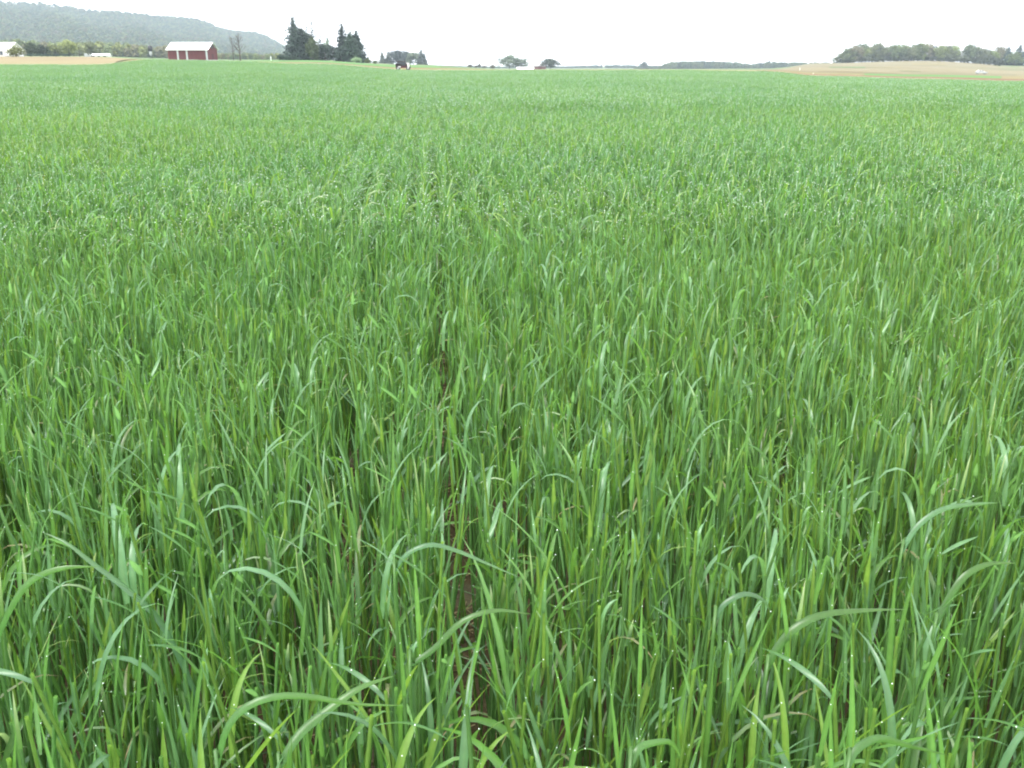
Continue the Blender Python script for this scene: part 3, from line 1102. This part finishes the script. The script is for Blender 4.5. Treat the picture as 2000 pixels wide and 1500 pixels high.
plant('spruce_tree', 'spruce', 698, 60, 21, GY + 5, DARK, 'dark spruce at the right end of the conifer grove', group=G1)
plant('yew_tree', 'broad', 668, 90, 13, GY - 3, DARK, 'low dark yew under the tall pointed spruce', group=G1)
plant('yew_tree', 'broad', 588, 52, 17, GY + 9, DARK2, 'broad-topped dark evergreen filling the left clump of the grove', group=G1)
plant('yew_tree', 'broad', 604, 64, 15, GY + 12, (0.04, 0.058, 0.036), 'dark olive evergreen behind the olive-green leafy tree', group=G1)
plant('yew_tree', 'broad', 692, 66, 16, GY + 9, DARK, 'rounded dark evergreen filling the right clump of the grove', group=G1)
plant('shrub', 'shrub', 552, 103, 13, GY - 8, DARK2, 'low dark shrub at the left foot of the tallest spruce', 'shrub')
plant('shrub', 'shrub', 572, 106, 12, GY - 8, DARK2, 'low dark shrub beneath the tallest spruce', 'shrub')
plant('shrub', 'shrub', 697, 109, 11, GY - 14, (0.22, 0.31, 0.17), 'pale green rounded bush at the right foot of the grove', 'shrub')
plant('shrub', 'shrub', 719, 113, 9, GY - 5, OLIVE, 'small green bush tapering off right of the grove', 'shrub')
plant('shrub', 'shrub', 733, 116, 7, GY - 5, OLIVE, 'smallest low bush right of the grove', 'shrub')

# group of hazy trees further off, behind the vehicle
Y2 = 900
G2 = 'hazy trees behind the vehicle'
plant('columnar_tree', 'column', 747, 101, 6, Y2, GREYG, 'leftmost columnar tree of the hazy clump behind the vehicle', group=G2)
plant('columnar_tree', 'column', 759, 101, 8, Y2, GREYG, 'second columnar tree from the left in the hazy clump', group=G2)
plant('leafy_tree', 'wood', 776, 97, 15, Y2 - 10, (0.06, 0.085, 0.07), 'rounded tree straight above the vehicle, tallest of the hazy clump', group=G2)
plant('leafy_tree', 'wood', 791, 98, 14, Y2 + 10, (0.06, 0.085, 0.07), 'rounded tree just right of the tallest hazy one', group=G2)
plant('leafy_tree', 'wood', 808, 101, 15, Y2, (0.12, 0.15, 0.09), 'pale green tree between the rounded and the right columnar trees', group=G2)
plant('columnar_tree', 'column', 823, 97, 8, Y2 - 5, (0.05, 0.065, 0.05), 'dark columnar tree at the right end of the hazy clump', group=G2)
plant('columnar_tree', 'column', 829, 103, 5, Y2, (0.05, 0.065, 0.05), 'shorter columnar tree tucked right of the dark one', group=G2)

# farmstead in the middle distance
Y3 = 800
G3 = 'trees round the far farmstead'
plant('leafy_tree', 'thin', 975, 109, 7, Y3, PALE, 'thin pale tree at the left of the far farmstead', group=G3)
plant('leafy_tree', 'broad', 995, 106, 17, Y3, (0.115, 0.145, 0.10), 'large pale tree over the far white shed', group=G3)
plant('leafy_tree', 'broad', 1017, 113, 15, Y3 + 6, (0.115, 0.145, 0.10), 'lower pale tree sloping off right above the white shed roof', group=G3)
plant('leafy_tree', 'broad', 1075, 114, 18, Y3 - 10, (0.09, 0.125, 0.075), 'round grey-green tree beside the far red-brown barn', group=G3)
for i, (u_, vt, r_) in enumerate([(918, 124, 6), (930, 126, 6), (936, 122, 4), (945, 127, 7), (962, 124, 6)]):
    plant('shrub', 'shrub', u_, vt, r_, Y3 + 20, BROWNG,
          ['leftmost', 'second', 'third and tallest', 'fourth', 'fifth'][i] + ' bare-looking shrub from the left in the hedge before the far farmstead', 'shrub', 'shrubs of the far hedge')

# trees on the left near the white house
Y4 = 290
plant('shrub', 'shrub', 34, 84, 17, 250, (0.24, 0.27, 0.11), 'yellowish budding tree beside the white house', 'tree')
G4 = 'yellow-green trees along the stubble field'
L4 = ['dark green tree right of the yellowish budding tree', 'dark leafy tree, second right of the budding tree', 'yellow-green bushy tree over the dark hedge',
      'tallest yellow-green tree left of the low white shed', 'pale yellow-green tree just left of the white shed', 'small yellow-green tree behind the low white shed']
for i, (u_, vt, r_, tn) in enumerate([(64, 82, 14, (0.075, 0.10, 0.05)), (84, 86, 14, (0.07, 0.10, 0.055)), (112, 86, 17, (0.17, 0.20, 0.07)), (138, 76, 16, (0.20, 0.23, 0.08)), (158, 86, 13, (0.15, 0.17, 0.08)), (181, 80, 12, (0.12, 0.14, 0.07))]):
    plant('leafy_tree', 'broad' if i != 4 else 'thin', u_, vt, r_, 420 + 8 * i, tn, L4[i], group=G4)
for i, u_ in enumerate([62, 78, 95, 112, 130]):
    plant('shrub', 'shrub', u_, 104, 10, 400, (0.035, 0.07, 0.045), ['leftmost', 'second', 'third', 'fourth', 'rightmost'][i] + ' dark shrub from the left in the hedge behind the stubble field', 'shrub', 'dark hedge behind the stubble field')

# hilltop wood on the right
G5 = 'trees of the hilltop wood'
ORD = ['first', 'second', 'third', 'fourth', 'fifth', 'sixth', 'seventh', 'eighth', 'ninth', 'tenth', 'eleventh', 'twelfth', 'thirteenth', 'fourteenth', 'fifteenth', 'sixteenth',
       'seventeenth', 'eighteenth', 'nineteenth', 'twentieth', 'twenty-first', 'twenty-second', 'twenty-third', 'twenty-fourth', 'twenty-fifth', 'twenty-sixth', 'twenty-seventh', 'twenty-eighth']
WOOD = [(1634, 105, 9), (1645, 98, 10), (1656, 89, 12), (1668, 86, 14), (1682, 86, 14), (1696, 87, 13), (1710, 82, 13), (1724, 88, 13), (1738, 84, 14), (1750, 82, 13), (1764, 86, 14), (1778, 87, 14),
        (1792, 84, 13), (1806, 83, 14), (1820, 86, 14), (1836, 83, 14), (1848, 86, 13), (1860, 87, 10), (1876, 92, 11), (1890, 86, 13), (1905, 87, 13), (1920, 92, 13), (1936, 94, 14), (1950, 91, 14)]
g = np.random.default_rng(9)
for i, (u_, vt, r_) in enumerate(WOOD):
    tn = [(0.160, 0.195, 0.066), (0.150, 0.172, 0.085), (0.175, 0.220, 0.075), (0.175, 0.165, 0.095), (0.135, 0.175, 0.080)][i % 5]
    cn = ['olive', 'grey-green', 'light green', 'brownish', 'dull green'][i % 5]
    plant('leafy_tree', 'thin' if i in (0, 18) else 'wood', u_, vt + float(g.uniform(-2, 5)), r_ * float(g.uniform(.9, 1.2)), 868 + float(g.uniform(-8, 10)), tn, '%s tree from the left in the hilltop wood, %s crown' % (ORD[i], cn), group=G5)
G6 = 'evergreens at the right end of the wood'
plant('evergreen_tree', 'spruce', 1966, 92, 12, 850, (0.035, 0.075, 0.055), 'blue-green evergreen left of the two at the right edge', group=G6)
plant('evergreen_tree', 'spruce', 1988, 88, 13, 850, (0.03, 0.06, 0.045), 'dark evergreen at the very right edge', group=G6)
plant('leafy_tree', 'broad', 1980, 101, 15, 835, (0.12, 0.16, 0.06), 'bright green tree in front of the right-edge evergreens')
plant('leafy_tree', 'broad', 2010, 92, 16, 850, (0.05, 0.07, 0.05), 'dark tree cut by the right picture edge')
plant('leafy_tree', 'broad', 1932, 108, 16, 800, GREYG, 'low spreading grey-green tree in front of the wood, near its right end')
plant('shrub', 'shrub', 1950, 113, 14, 800, (0.06, 0.075, 0.05), 'dark thicket at the foot of the wood near the right edge', 'shrub')
for i, u_ in enumerate(range(1645, 1990, 23)):
    plant('shrub', 'shrub', u_, 105 + (i * 7 % 5) + max(0, u_ - 1880) * .09, 24, 866 - max(0, u_ - 1880) * .15, (0.10, 0.115, 0.065), ORD[i] + ' thicket of undergrowth from the left below the hilltop wood', 'shrub', 'undergrowth of the hilltop wood')


# bare trees beside the barn
def bare_tree(u, v_top, Y, spread, label, seed, th=1.0):
    g = np.random.default_rng(seed)
    x = (u - 1000) / UA * Y
    zg = gz(x, Y); h = height_at(v_top, Y) - zg
    root = empty('bare_tree', (x, Y, zg))
    tag(root, label, 'tree', 'bare trees beside the barn')
    MB().tube([(0, 0, -.1), (.05, 0, h * .3), (-.04, .03, h * .65), (.02, 0, h)], np.array([.26, .2, .13, .03]) * th, 8).build('trunk', M['bark'], root, True)
    tw = MB()
    for i in range(34):
        z = h * g.uniform(.22, .97); a = g.uniform(0, 6.28); L = spread * (1.15 - z / h) * g.uniform(.7, 1.3) + .3
        p0 = np.array([0, 0, z]); d = np.array([math.cos(a), math.sin(a), g.uniform(.5, 1.1)])
        p1 = p0 + d * L * .5; p2 = p1 + (d + np.array([0, 0, .35])) * L * .5
        tw.tube([p0, p1, p2], np.array([.06, .04, .012]) * th, 5)
        for j in range(5):
            t = g.uniform(.3, 1); q0 = p0 + (p2 - p0) * t; dd = d + g.normal(0, .6, 3); l2 = L * g.uniform(.2, .45)
            tw.tube([q0, q0 + dd * l2 * .5, q0 + dd * l2 + np.array([0, 0, .1])], np.array([.025, .018, .008]) * th, 4)
    tw.build('branches', M['bark'], root, True)


bare_tree(470, 64, 350, 2.4, 'tall dark leafless tree right of the red barn', 3, 1.0)
bare_tree(457, 74, 362, 2.2, 'thinner leafless tree left of the tall bare tree', 4, .55)


# ------------------------------------------------------------------ woods on the ridge and the horizon
def blob_lib(prefix, tints, n=90, seed=0):
    bs = []
    for i, tn in enumerate(tints):
        c, _ = broad_crown(200 + seed + i, n=n, size=.24, low=.02)
        c.c = [q * np.array(tn) for q in c.c]
        bs.append(c)
    lib = library(prefix, bs, M['leaf_far'])
    return lib


M['leaf_far'] = mat_foliage('far_leaves', trans=.2, use_tint=False, var=.12, spec=.1)
RIDGE = [(-1400, 6, 2300), (-500, -2, 2350), (0, 4, 2450), (75, 6, 2500), (125, 11, 2540), (190, 20, 2600), (260, 26, 2660), (310, 35, 2720), (370, 40, 2780), (400, 45, 2840), (440, 60, 2900), (460, 64, 2960), (500, 65, 3020), (525, 72, 3080), (560, 93, 3140), (590, 112, 3200), (640, 126, 3260), (720, 131, 3300)]
ru = np.array([r[0] for r in RIDGE], float)
nu, nd = 150, 34
us = np.linspace(-1400, 720, nu)
vt = np.interp(us, ru, [r[1] for r in RIDGE]) + 3.2
dist = np.interp(us, ru, [r[2] for r in RIDGE])
RX = np.zeros((nd + 9, nu)); RYy = np.zeros_like(RX); RZ = np.zeros_like(RX)
for j in range(nd + 9):
    for i in range(nu):
        zc = height_at(vt[i], dist[i])
        foot = 1250 + 500 * max(0, (us[i] - 200)) / 500
        if j < nd:
            f = j / (nd - 1)
            Yd = foot + (dist[i] - foot) * f
            x = (us[i] - 1000) / UA * Yd
            zf = gz(x, foot) - 4
            prof = (f ** 1.25) * (1 - .08 * math.sin(f * math.pi * 2.2 + us[i] * .011)) + .035 * math.sin(us[i] * .045 + f * 3) * math.sin(math.pi * f)
            RZ[j, i] = zf + (zc - zf) * prof if f < 1 else zc
        else:
            f = (j - nd + 1) / 9
            Yd = dist[i] + 900 * f
            x = (us[i] - 1000) / UA * Yd
            RZ[j, i] = zc * (1 - f) ** 1.2 - 6 * f
        RX[j, i] = x; RYy[j, i] = Yd
M['forest_floor'] = mat_surface('forest_floor', (0.05, 0.06, 0.03), (0.09, 0.10, 0.055), .02, .95)
tag(grid_mesh('wooded_ridge', RX, RYy, RZ, M['forest_floor']), kind='structure')
g = np.random.default_rng(31)
ridge_lib = blob_lib('ridge_tree', [(0.07, 0.105, 0.045), (0.095, 0.125, 0.05), (0.055, 0.08, 0.04), (0.11, 0.105, 0.06), (0.13, 0.16, 0.06), (0.05, 0.085, 0.045)])
NT = 44000
fi = g.uniform(30, nu - 1.01, NT); fj = np.clip(nd * g.random(NT) ** .9, 0, nd + .5)
i0, j0 = fi.astype(int), fj.astype(int); a_, b_ = fi - i0, fj - j0
bil = lambda A: (A[j0, i0] * (1 - a_) + A[j0, i0 + 1] * a_) * (1 - b_) + (A[j0 + 1, i0] * (1 - a_) + A[j0 + 1, i0 + 1] * a_) * b_
P = np.stack([bil(RX), bil(RYy), bil(RZ) - 1], -1)
s = g.uniform(7, 12, NT)
scatter('ridge_woods', P, np.stack([np.zeros(NT), np.zeros(NT), g.uniform(0, 6.28, NT)], -1), np.stack([s, s, s * g.uniform(.8, 1.15, NT)], -1), ridge_lib, g,
        'hazy blue-green woods covering the long ridge', 'woods')

# woods at the ridge's foot behind the farm
n = 900
uu = g.uniform(-200, 560, n); yy = g.uniform(700, 1000, n)
x = (uu - 1000) / UA * yy
s = np.interp(uu, [-200, 40, 120, 200, 330, 450, 560], [11, 10, 8.5, 9, 8, 4.5, 4]) * g.uniform(.7, 1.15, n)
scatter('farm_woods', np.stack([x, yy, ground_z(x, yy) - .3], -1), np.stack([np.zeros(n), np.zeros(n), g.uniform(0, 6.28, n)], -1), np.stack([s * .9, s * .9, s], -1),
        blob_lib('farm_wood_tree', [(0.16, 0.20, 0.085), (0.20, 0.225, 0.08), (0.13, 0.165, 0.085), (0.185, 0.18, 0.10)], n=420, seed=20), g, 'grey-green woods behind the barn at the foot of the ridge', 'woods')

# far hedges and treelines along the horizon
def treeline(name, u0, u1, tops, Y0, Y1, n, label, tints, seed):
    g = np.random.default_rng(seed)
    uu = g.uniform(u0, u1, n); yy = g.uniform(Y0, Y1, n)
    x = (uu - 1000) / UA * yy
    z = ground_z(x, yy)
    vt = np.interp(uu, [t[0] for t in tops], [t[1] for t in tops])
    h = np.array([height_at(v, y) for v, y in zip(vt, yy)]) - z
    h = np.maximum(h, 2) * g.uniform(.72, 1.08, n)
    w = np.clip(h * .95, 6, 14)
    scatter(name, np.stack([x, yy, z - .4], -1), np.stack([np.zeros(n), np.zeros(n), g.uniform(0, 6.28, n)], -1), np.stack([w, w, h], -1),
            blob_lib(name + '_tree', tints, n=240, seed=seed), g, label, 'treeline')


treeline('far_treeline', 1240, 1660, [(1240, 131), (1290, 127), (1310, 120), (1370, 119), (1440, 121), (1470, 124), (1500, 119), (1520, 121), (1600, 121), (1660, 119)], 1500, 1620, 420,
         'long hazy treeline on the horizon left of the hilltop wood', [(0.085, 0.12, 0.06), (0.11, 0.135, 0.065), (0.075, 0.10, 0.06)], 40)
treeline('distant_treeline', 830, 1320, [(830, 127), (900, 128), (915, 130), (1100, 129), (1150, 127), (1190, 126), (1250, 127), (1256, 124), (1262, 128), (1320, 127)], 1900, 2050, 620,
         'thin pale treeline on the horizon behind the far farmstead', [(0.08, 0.11, 0.07), (0.09, 0.11, 0.08)], 60)
plant('leafy_tree', 'broad', 1257, 120, 8, 1480, GREYG, 'lone hazy tree rising above the thin horizon treeline')


# ------------------------------------------------------------------ buildings
def part(parent, name, mb, mat, label=None, smooth=False):
    o = mb.build(name, mat, parent, smooth)
    if label: o['label'] = label
    return o


def gable_building(name, u0, u1, v_eave, v_ridge, Y, depth, label, cat, wall, roofm, rz=0.0, over=.4, group=None):
    """long side faces the camera. local x along the front, y to the back"""
    xa, xb = (u0 - 1000) / UA * Y, (u1 - 1000) / UA * Y
    x = (xa + xb) / 2; L = xb - xa
    zg = gz(x, Y)
    he, hr = height_at(v_eave, Y) - zg, height_at(v_ridge, Y) - zg
    root = empty(name, (x, Y, zg - .15), rz)
    tag(root, label, cat, group)
    d = depth
    part(root, 'wall', MB().prism([(0, 0), (d, 0), (d, he), (d / 2, hr - .12), (0, he)], -L / 2, L / 2), wall)
    sl = (hr - he) / (d / 2)
    for sgn in (0, 1):
        y0, y1 = (-over, d / 2) if sgn == 0 else (d + over, d / 2)
        z0 = he - over * sl + .03
        prof = [(y0, z0), (y1, hr + .03), (y1, hr + .15), (y0, z0 + .12)]
        part(root, 'roof', MB().prism(prof if sgn == 0 else prof[::-1], -L / 2 - over, L / 2 + over), roofm)
    return root, L, he, hr, d


# red barn with white roof
barn, L, he, hr, d = gable_building('barn', 329, 409, 95.5, 82, 380, 9.5, 'red barn with white metal roof and white corner posts below the ridge', 'barn', M['barn_red'], M['white_roof'], rz=R(-5), over=.55)
for x0, x1 in ((-.47, -.27), (-.23, -.045), (.0, .22), (.225, .445)):
    part(barn, 'door', MB().box(((x0 + x1) / 2 * L, -.05, he * .44), ((x1 - x0) * L, .1, he * .84)), M['barn_door'])
for xf in (-.25, -.022, .475):
    part(barn, 'post', MB().box((xf * L, -.12, he * .49), (.62, .24, he * .98)), M['pale_wall'])
part(barn, 'fascia', MB().box((0, -.30, he - .10), (L + .6, .12, .45)), M['white'])
part(barn, 'vent', MB().box((L / 2 + .03, d * .5, he + (hr - he) * .38), (.08, 2.2, 1.2)), M['black'], 'dark opening high in the gable')
part(barn, 'door', MB().box((L / 2 + .03, d * .5, 1.3), (.07, 1.6, 2.4)), M['barn_door'])
part(barn, 'foundation', MB().box((0, d / 2, .12), (L + .2, d + .2, .4)), M['concrete'])

# white house cut by the left edge
house, L, he, hr, d = gable_building('house', -60, 20, 96, 82, 262, 8, 'white house cut off by the left picture edge', 'house', M['white'], M['white_roof'], over=.4)
for xf in (-.3, .0, .33):
    w = part(house, 'window', MB().box((xf * L, -.03, he * .55), (1.0, .08, 1.1)), M['white'])
    part(w, 'pane', MB().box((xf * L, -.08, he * .55), (.8, .04, .9)), M['glass'])
part(house, 'door', MB().box((.18 * L, -.04, 1.1), (.95, .1, 2.0)), M['grey_roof'])
part(house, 'porch', MB().box((.30 * L, -.9, .35), (4.0, 1.8, .4)), M['concrete'])
part(house, 'foundation', MB().box((0, d / 2, .15), (L + .15, d + .15, .45)), M['concrete'])
ch = part(house, 'chimney', MB().box((-.1 * L, d / 2, hr + .4), (.7, .7, 1.6)), M['brick'])

# low white shed
shed, L, he, hr, d = gable_building('shed', 170, 212, 107.6, 104.6, 470, 7, 'long low white shed at the edge of the stubble field', 'shed', M['white'], M['white_roof'], rz=R(8))
part(shed, 'end_bay', MB().box((-L / 2 + .8, -.3, .8), (1.8, .8, 1.7)), M['pale_wall'])
for xf in (-.15, .1, .35):
    part(shed, 'window', MB().box((xf * L, -.04, he * .6), (1.2, .08, .6)), M['glass'])

# pale house glimpsed through the grove
ph, L, he, hr, d = gable_building('house', 598, 632, 104, 96, 450, 8, 'pale grey house glimpsed between the conifers', 'house', M['pale_wall'], M['pale_wall'])
for xf in (-.28, .05, .3):
    w = part(ph, 'window', MB().box((xf * L, -.03, he * .5), (.9, .08, 1.2)), M['white'])
    part(w, 'pane', MB().box((xf * L, -.08, he * .5), (.7, .04, 1.0)), M['glass'])

# far farmstead
fs, L, he, hr, d = gable_building('shed', 1010, 1042, 134.5, 131, 770, 9, 'far white shed in front of the pale trees on the horizon', 'shed', M['white'], M['white_roof'])
for xf in (-.3, 0, .3):
    part(fs, 'door', MB().box((xf * L, -.05, he * .4), (2.2, .1, he * .7)), M['pale_wall'])
fb, L, he, hr, d = gable_building('barn', 1044, 1066, 129, 123.5, 785, 11, 'far red-brown barn with grey roof beside the round tree', 'barn', M['brick'], M['grey_roof'])
part(fb, 'door', MB().box((0, -.05, 1.4), (2.8, .1, 2.6)), M['barn_door'])

# feed bin
Yb = 430
x = (297 - 1000) / UA * Yb
zb = gz(x, Yb)
bin_ = empty('feed_bin', (x, Yb, zb))
tag(bin_, 'small dark-topped white feed bin standing left of the red barn', 'feed bin')
z0, z1, z2 = height_at(107.5, Yb) - zb, height_at(99, Yb) - zb, height_at(90, Yb) - zb
prof = lambda zs, rs, k=14: MB().tube([(0, 0, z) for z in zs], rs, k)
prof([z0 - .5, z0, z1], [.22, .62, .62]).build('tank', M['pale_wall'], bin_, True)
prof([z1 - .15, z1 + .02, z2 - .25, z2 + .1, z2 + .2], [.82, .95, .92, .55, .12]).build('cap', M['black'], bin_, True)
for sx_, sy_ in ((-1, -1), (1, -1), (1, 1), (-1, 1)):
    MB().tube([(sx_ * .5, sy_ * .5, -.1), (sx_ * .5, sy_ * .5, z0 + .3)], .05, 6).build('leg', M['black'], bin_)


# posts and stakes
def stake(u, v0, v1, Y, w, mat, label, name='marker_post'):
    x = (u - 1000) / UA * Y
    zg = gz(x, Y)
    h = height_at(v0, Y) - zg
    root = empty(name, (x, Y, zg))
    tag(root, label, 'post')
    MB().tube([(0, 0, -.2), (0, 0, h * .5), (0, 0, h)], w, 8).build('shaft', mat, root)
    MB().tube([(0, 0, h), (0, 0, h + .06), (0, 0, h + .12)], [w * 1.25, w * 1.25, w * .3], 8).build('cap', mat, root)


stake(530, 111, 118, 400, .18, M['white'], 'white post standing left of the conifer grove')
stake(1563, 133, 142, 330, .06, M['white'], 'thin white stake where the hill stubble field begins', 'marker_stake')
stake(1590, 144, 150, 180, .035, M['white'], 'short white stake at the edge of the rye, right of centre', 'marker_stake')


# ------------------------------------------------------------------ vehicles
def wheel(parent, c, r, w):
    t = MB().disc_wheel((0, 0, 0), r, w).build('wheel', M['rubber'], parent)
    t.location = c
    rim = MB().disc_wheel((0, 0, 0), r * .56, w * .8).build('rim', M['steel'], t)
    hub = MB().tube([(0, -w * .35, 0), (0, 0, 0), (0, w * .35, 0)], r * .5, 12).build('hub', M['steel'], t)


Yv = 152
xv = (787.5 - 1000) / UA * Yv
zv = gz(xv, Yv)
veh = empty('utility_vehicle', (xv, Yv, zv), R(4))
tag(veh, 'small dark utility vehicle with black top and white end panel at the rye edge', 'vehicle')
for sx_ in (-.78, .74):
    for sy_ in (-.55, .55):
        wheel(veh, (sx_, sy_, .31), .31, .22)
part(veh, 'body', MB().prism([(-.62, .34), (.62, .34), (.64, .62), (-.64, .62)], -1.12, .98), M['maroon'])
part(veh, 'cargo_bed', MB().prism([(-.66, .60), (.66, .60), (.70, .98), (-.70, .98)], -1.16, -.35), M['black'])
part(veh, 'hood', MB().prism([(-.55, .8), (.55, .8), (.5, .93), (-.5, .93)], .45, 1.0), M['black'])
cab = part(veh, 'cab', MB().add([(-1.0, -.62, .62), (.66, -.62, .62), (.66, .62, .62), (-1.0, .62, .62), (-.86, -.56, 1.26), (.38, -.56, 1.26), (.38, .56, 1.26), (-.86, .56, 1.26)],
                                 [np.array([[0, 3, 2, 1], [4, 5, 6, 7], [0, 1, 5, 4], [1, 2, 6, 5], [2, 3, 7, 6], [3, 0, 4, 7]])]), M['black'])
part(cab, 'window', MB().box((-.5, -.605, 1.0), (.5, .03, .3)), M['glass'])
part(cab, 'window', MB().box((.1, -.605, 1.0), (.44, .03, .3)), M['glass'])
part(veh, 'roof', MB().box((-.24, 0, 1.30), (1.5, 1.3, .08), taper=.94), M['black'])
part(veh, 'side_panel', MB().box((.80, -.66, .72), (.22, .06, .62)), M['white'], 'white panel at the right end')
part(veh, 'side_panel', MB().box((.70, -.67, 1.0), (.36, .05, .12)), M['white'])
part(veh, 'bumper', MB().box((1.08, 0, .45), (.12, 1.1, .2)), M['black'])
part(veh, 'tailgate', MB().box((-.55, -.70, .50), (.35, .05, .12)), M['white'])

Yc = 400
xc = (1919 - 1000) / UA * Yc
car = empty('parked_car', (xc, Yc, gz(xc, Yc)), R(-6))
tag(car, 'pale car parked below the hilltop wood near the right edge', 'car')
for sx_ in (-1.3, 1.3):
    for sy_ in (-.72, .72):
        wheel(car, (sx_, sy_, .32), .32, .2)
body = [(-2.15, .35), (2.15, .35), (2.2, .75), (1.5, .9), (-1.95, .95), (-2.2, .75)]
v = [(x_, -.85, z_) for x_, z_ in body] + [(x_, .85, z_) for x_, z_ in body]
nb = len(body)
part(car, 'body', MB().add(v, [np.array([[i, (i + 1) % nb, nb + (i + 1) % nb, nb + i] for i in range(nb)]), np.array([list(range(nb))[::-1]]), np.array([list(range(nb, 2 * nb))])]), M['pale_wall'])
cabp = [(-1.75, .93), (1.0, .9), (.35, 1.42), (-1.2, 1.45)]
v = [(x_, -.75, z_) for x_, z_ in cabp] + [(x_, .75, z_) for x_, z_ in cabp]
cb = part(car, 'cabin', MB().add(v, [np.array([[i, (i + 1) % 4, 4 + (i + 1) % 4, 4 + i] for i in range(4)]), np.array([[3, 2, 1, 0]]), np.array([[4, 5, 6, 7]])]), M['white'])
part(cb, 'window', MB().box((-.85, -.77, 1.18), (.85, .03, .34)), M['glass'])
part(cb, 'window', MB().box((.12, -.77, 1.18), (.75, .03, .34)), M['glass'])

# ------------------------------------------------------------------ haze
m, t, out = new_mat('haze_air')
pv = t.nodes.new('ShaderNodeVolumePrincipled')
pv.inputs['Color'].default_value = (0.74, 0.88, 1.0, 1)
pv.inputs['Density'].default_value = 0.00016
pv.inputs['Anisotropy'].default_value = 0.0
t.links.new(pv.outputs[0], out.inputs['Volume'])
zmin = float(min(TZ.min(), RZ.min())) - 8
hz = MB().box((0, 0, (zmin + 260) / 2), (9900, 9900, 260 - zmin)).build('haze', m)
tag(hz, kind='stuff')
print('near', n_near, 'ind', len(inview))
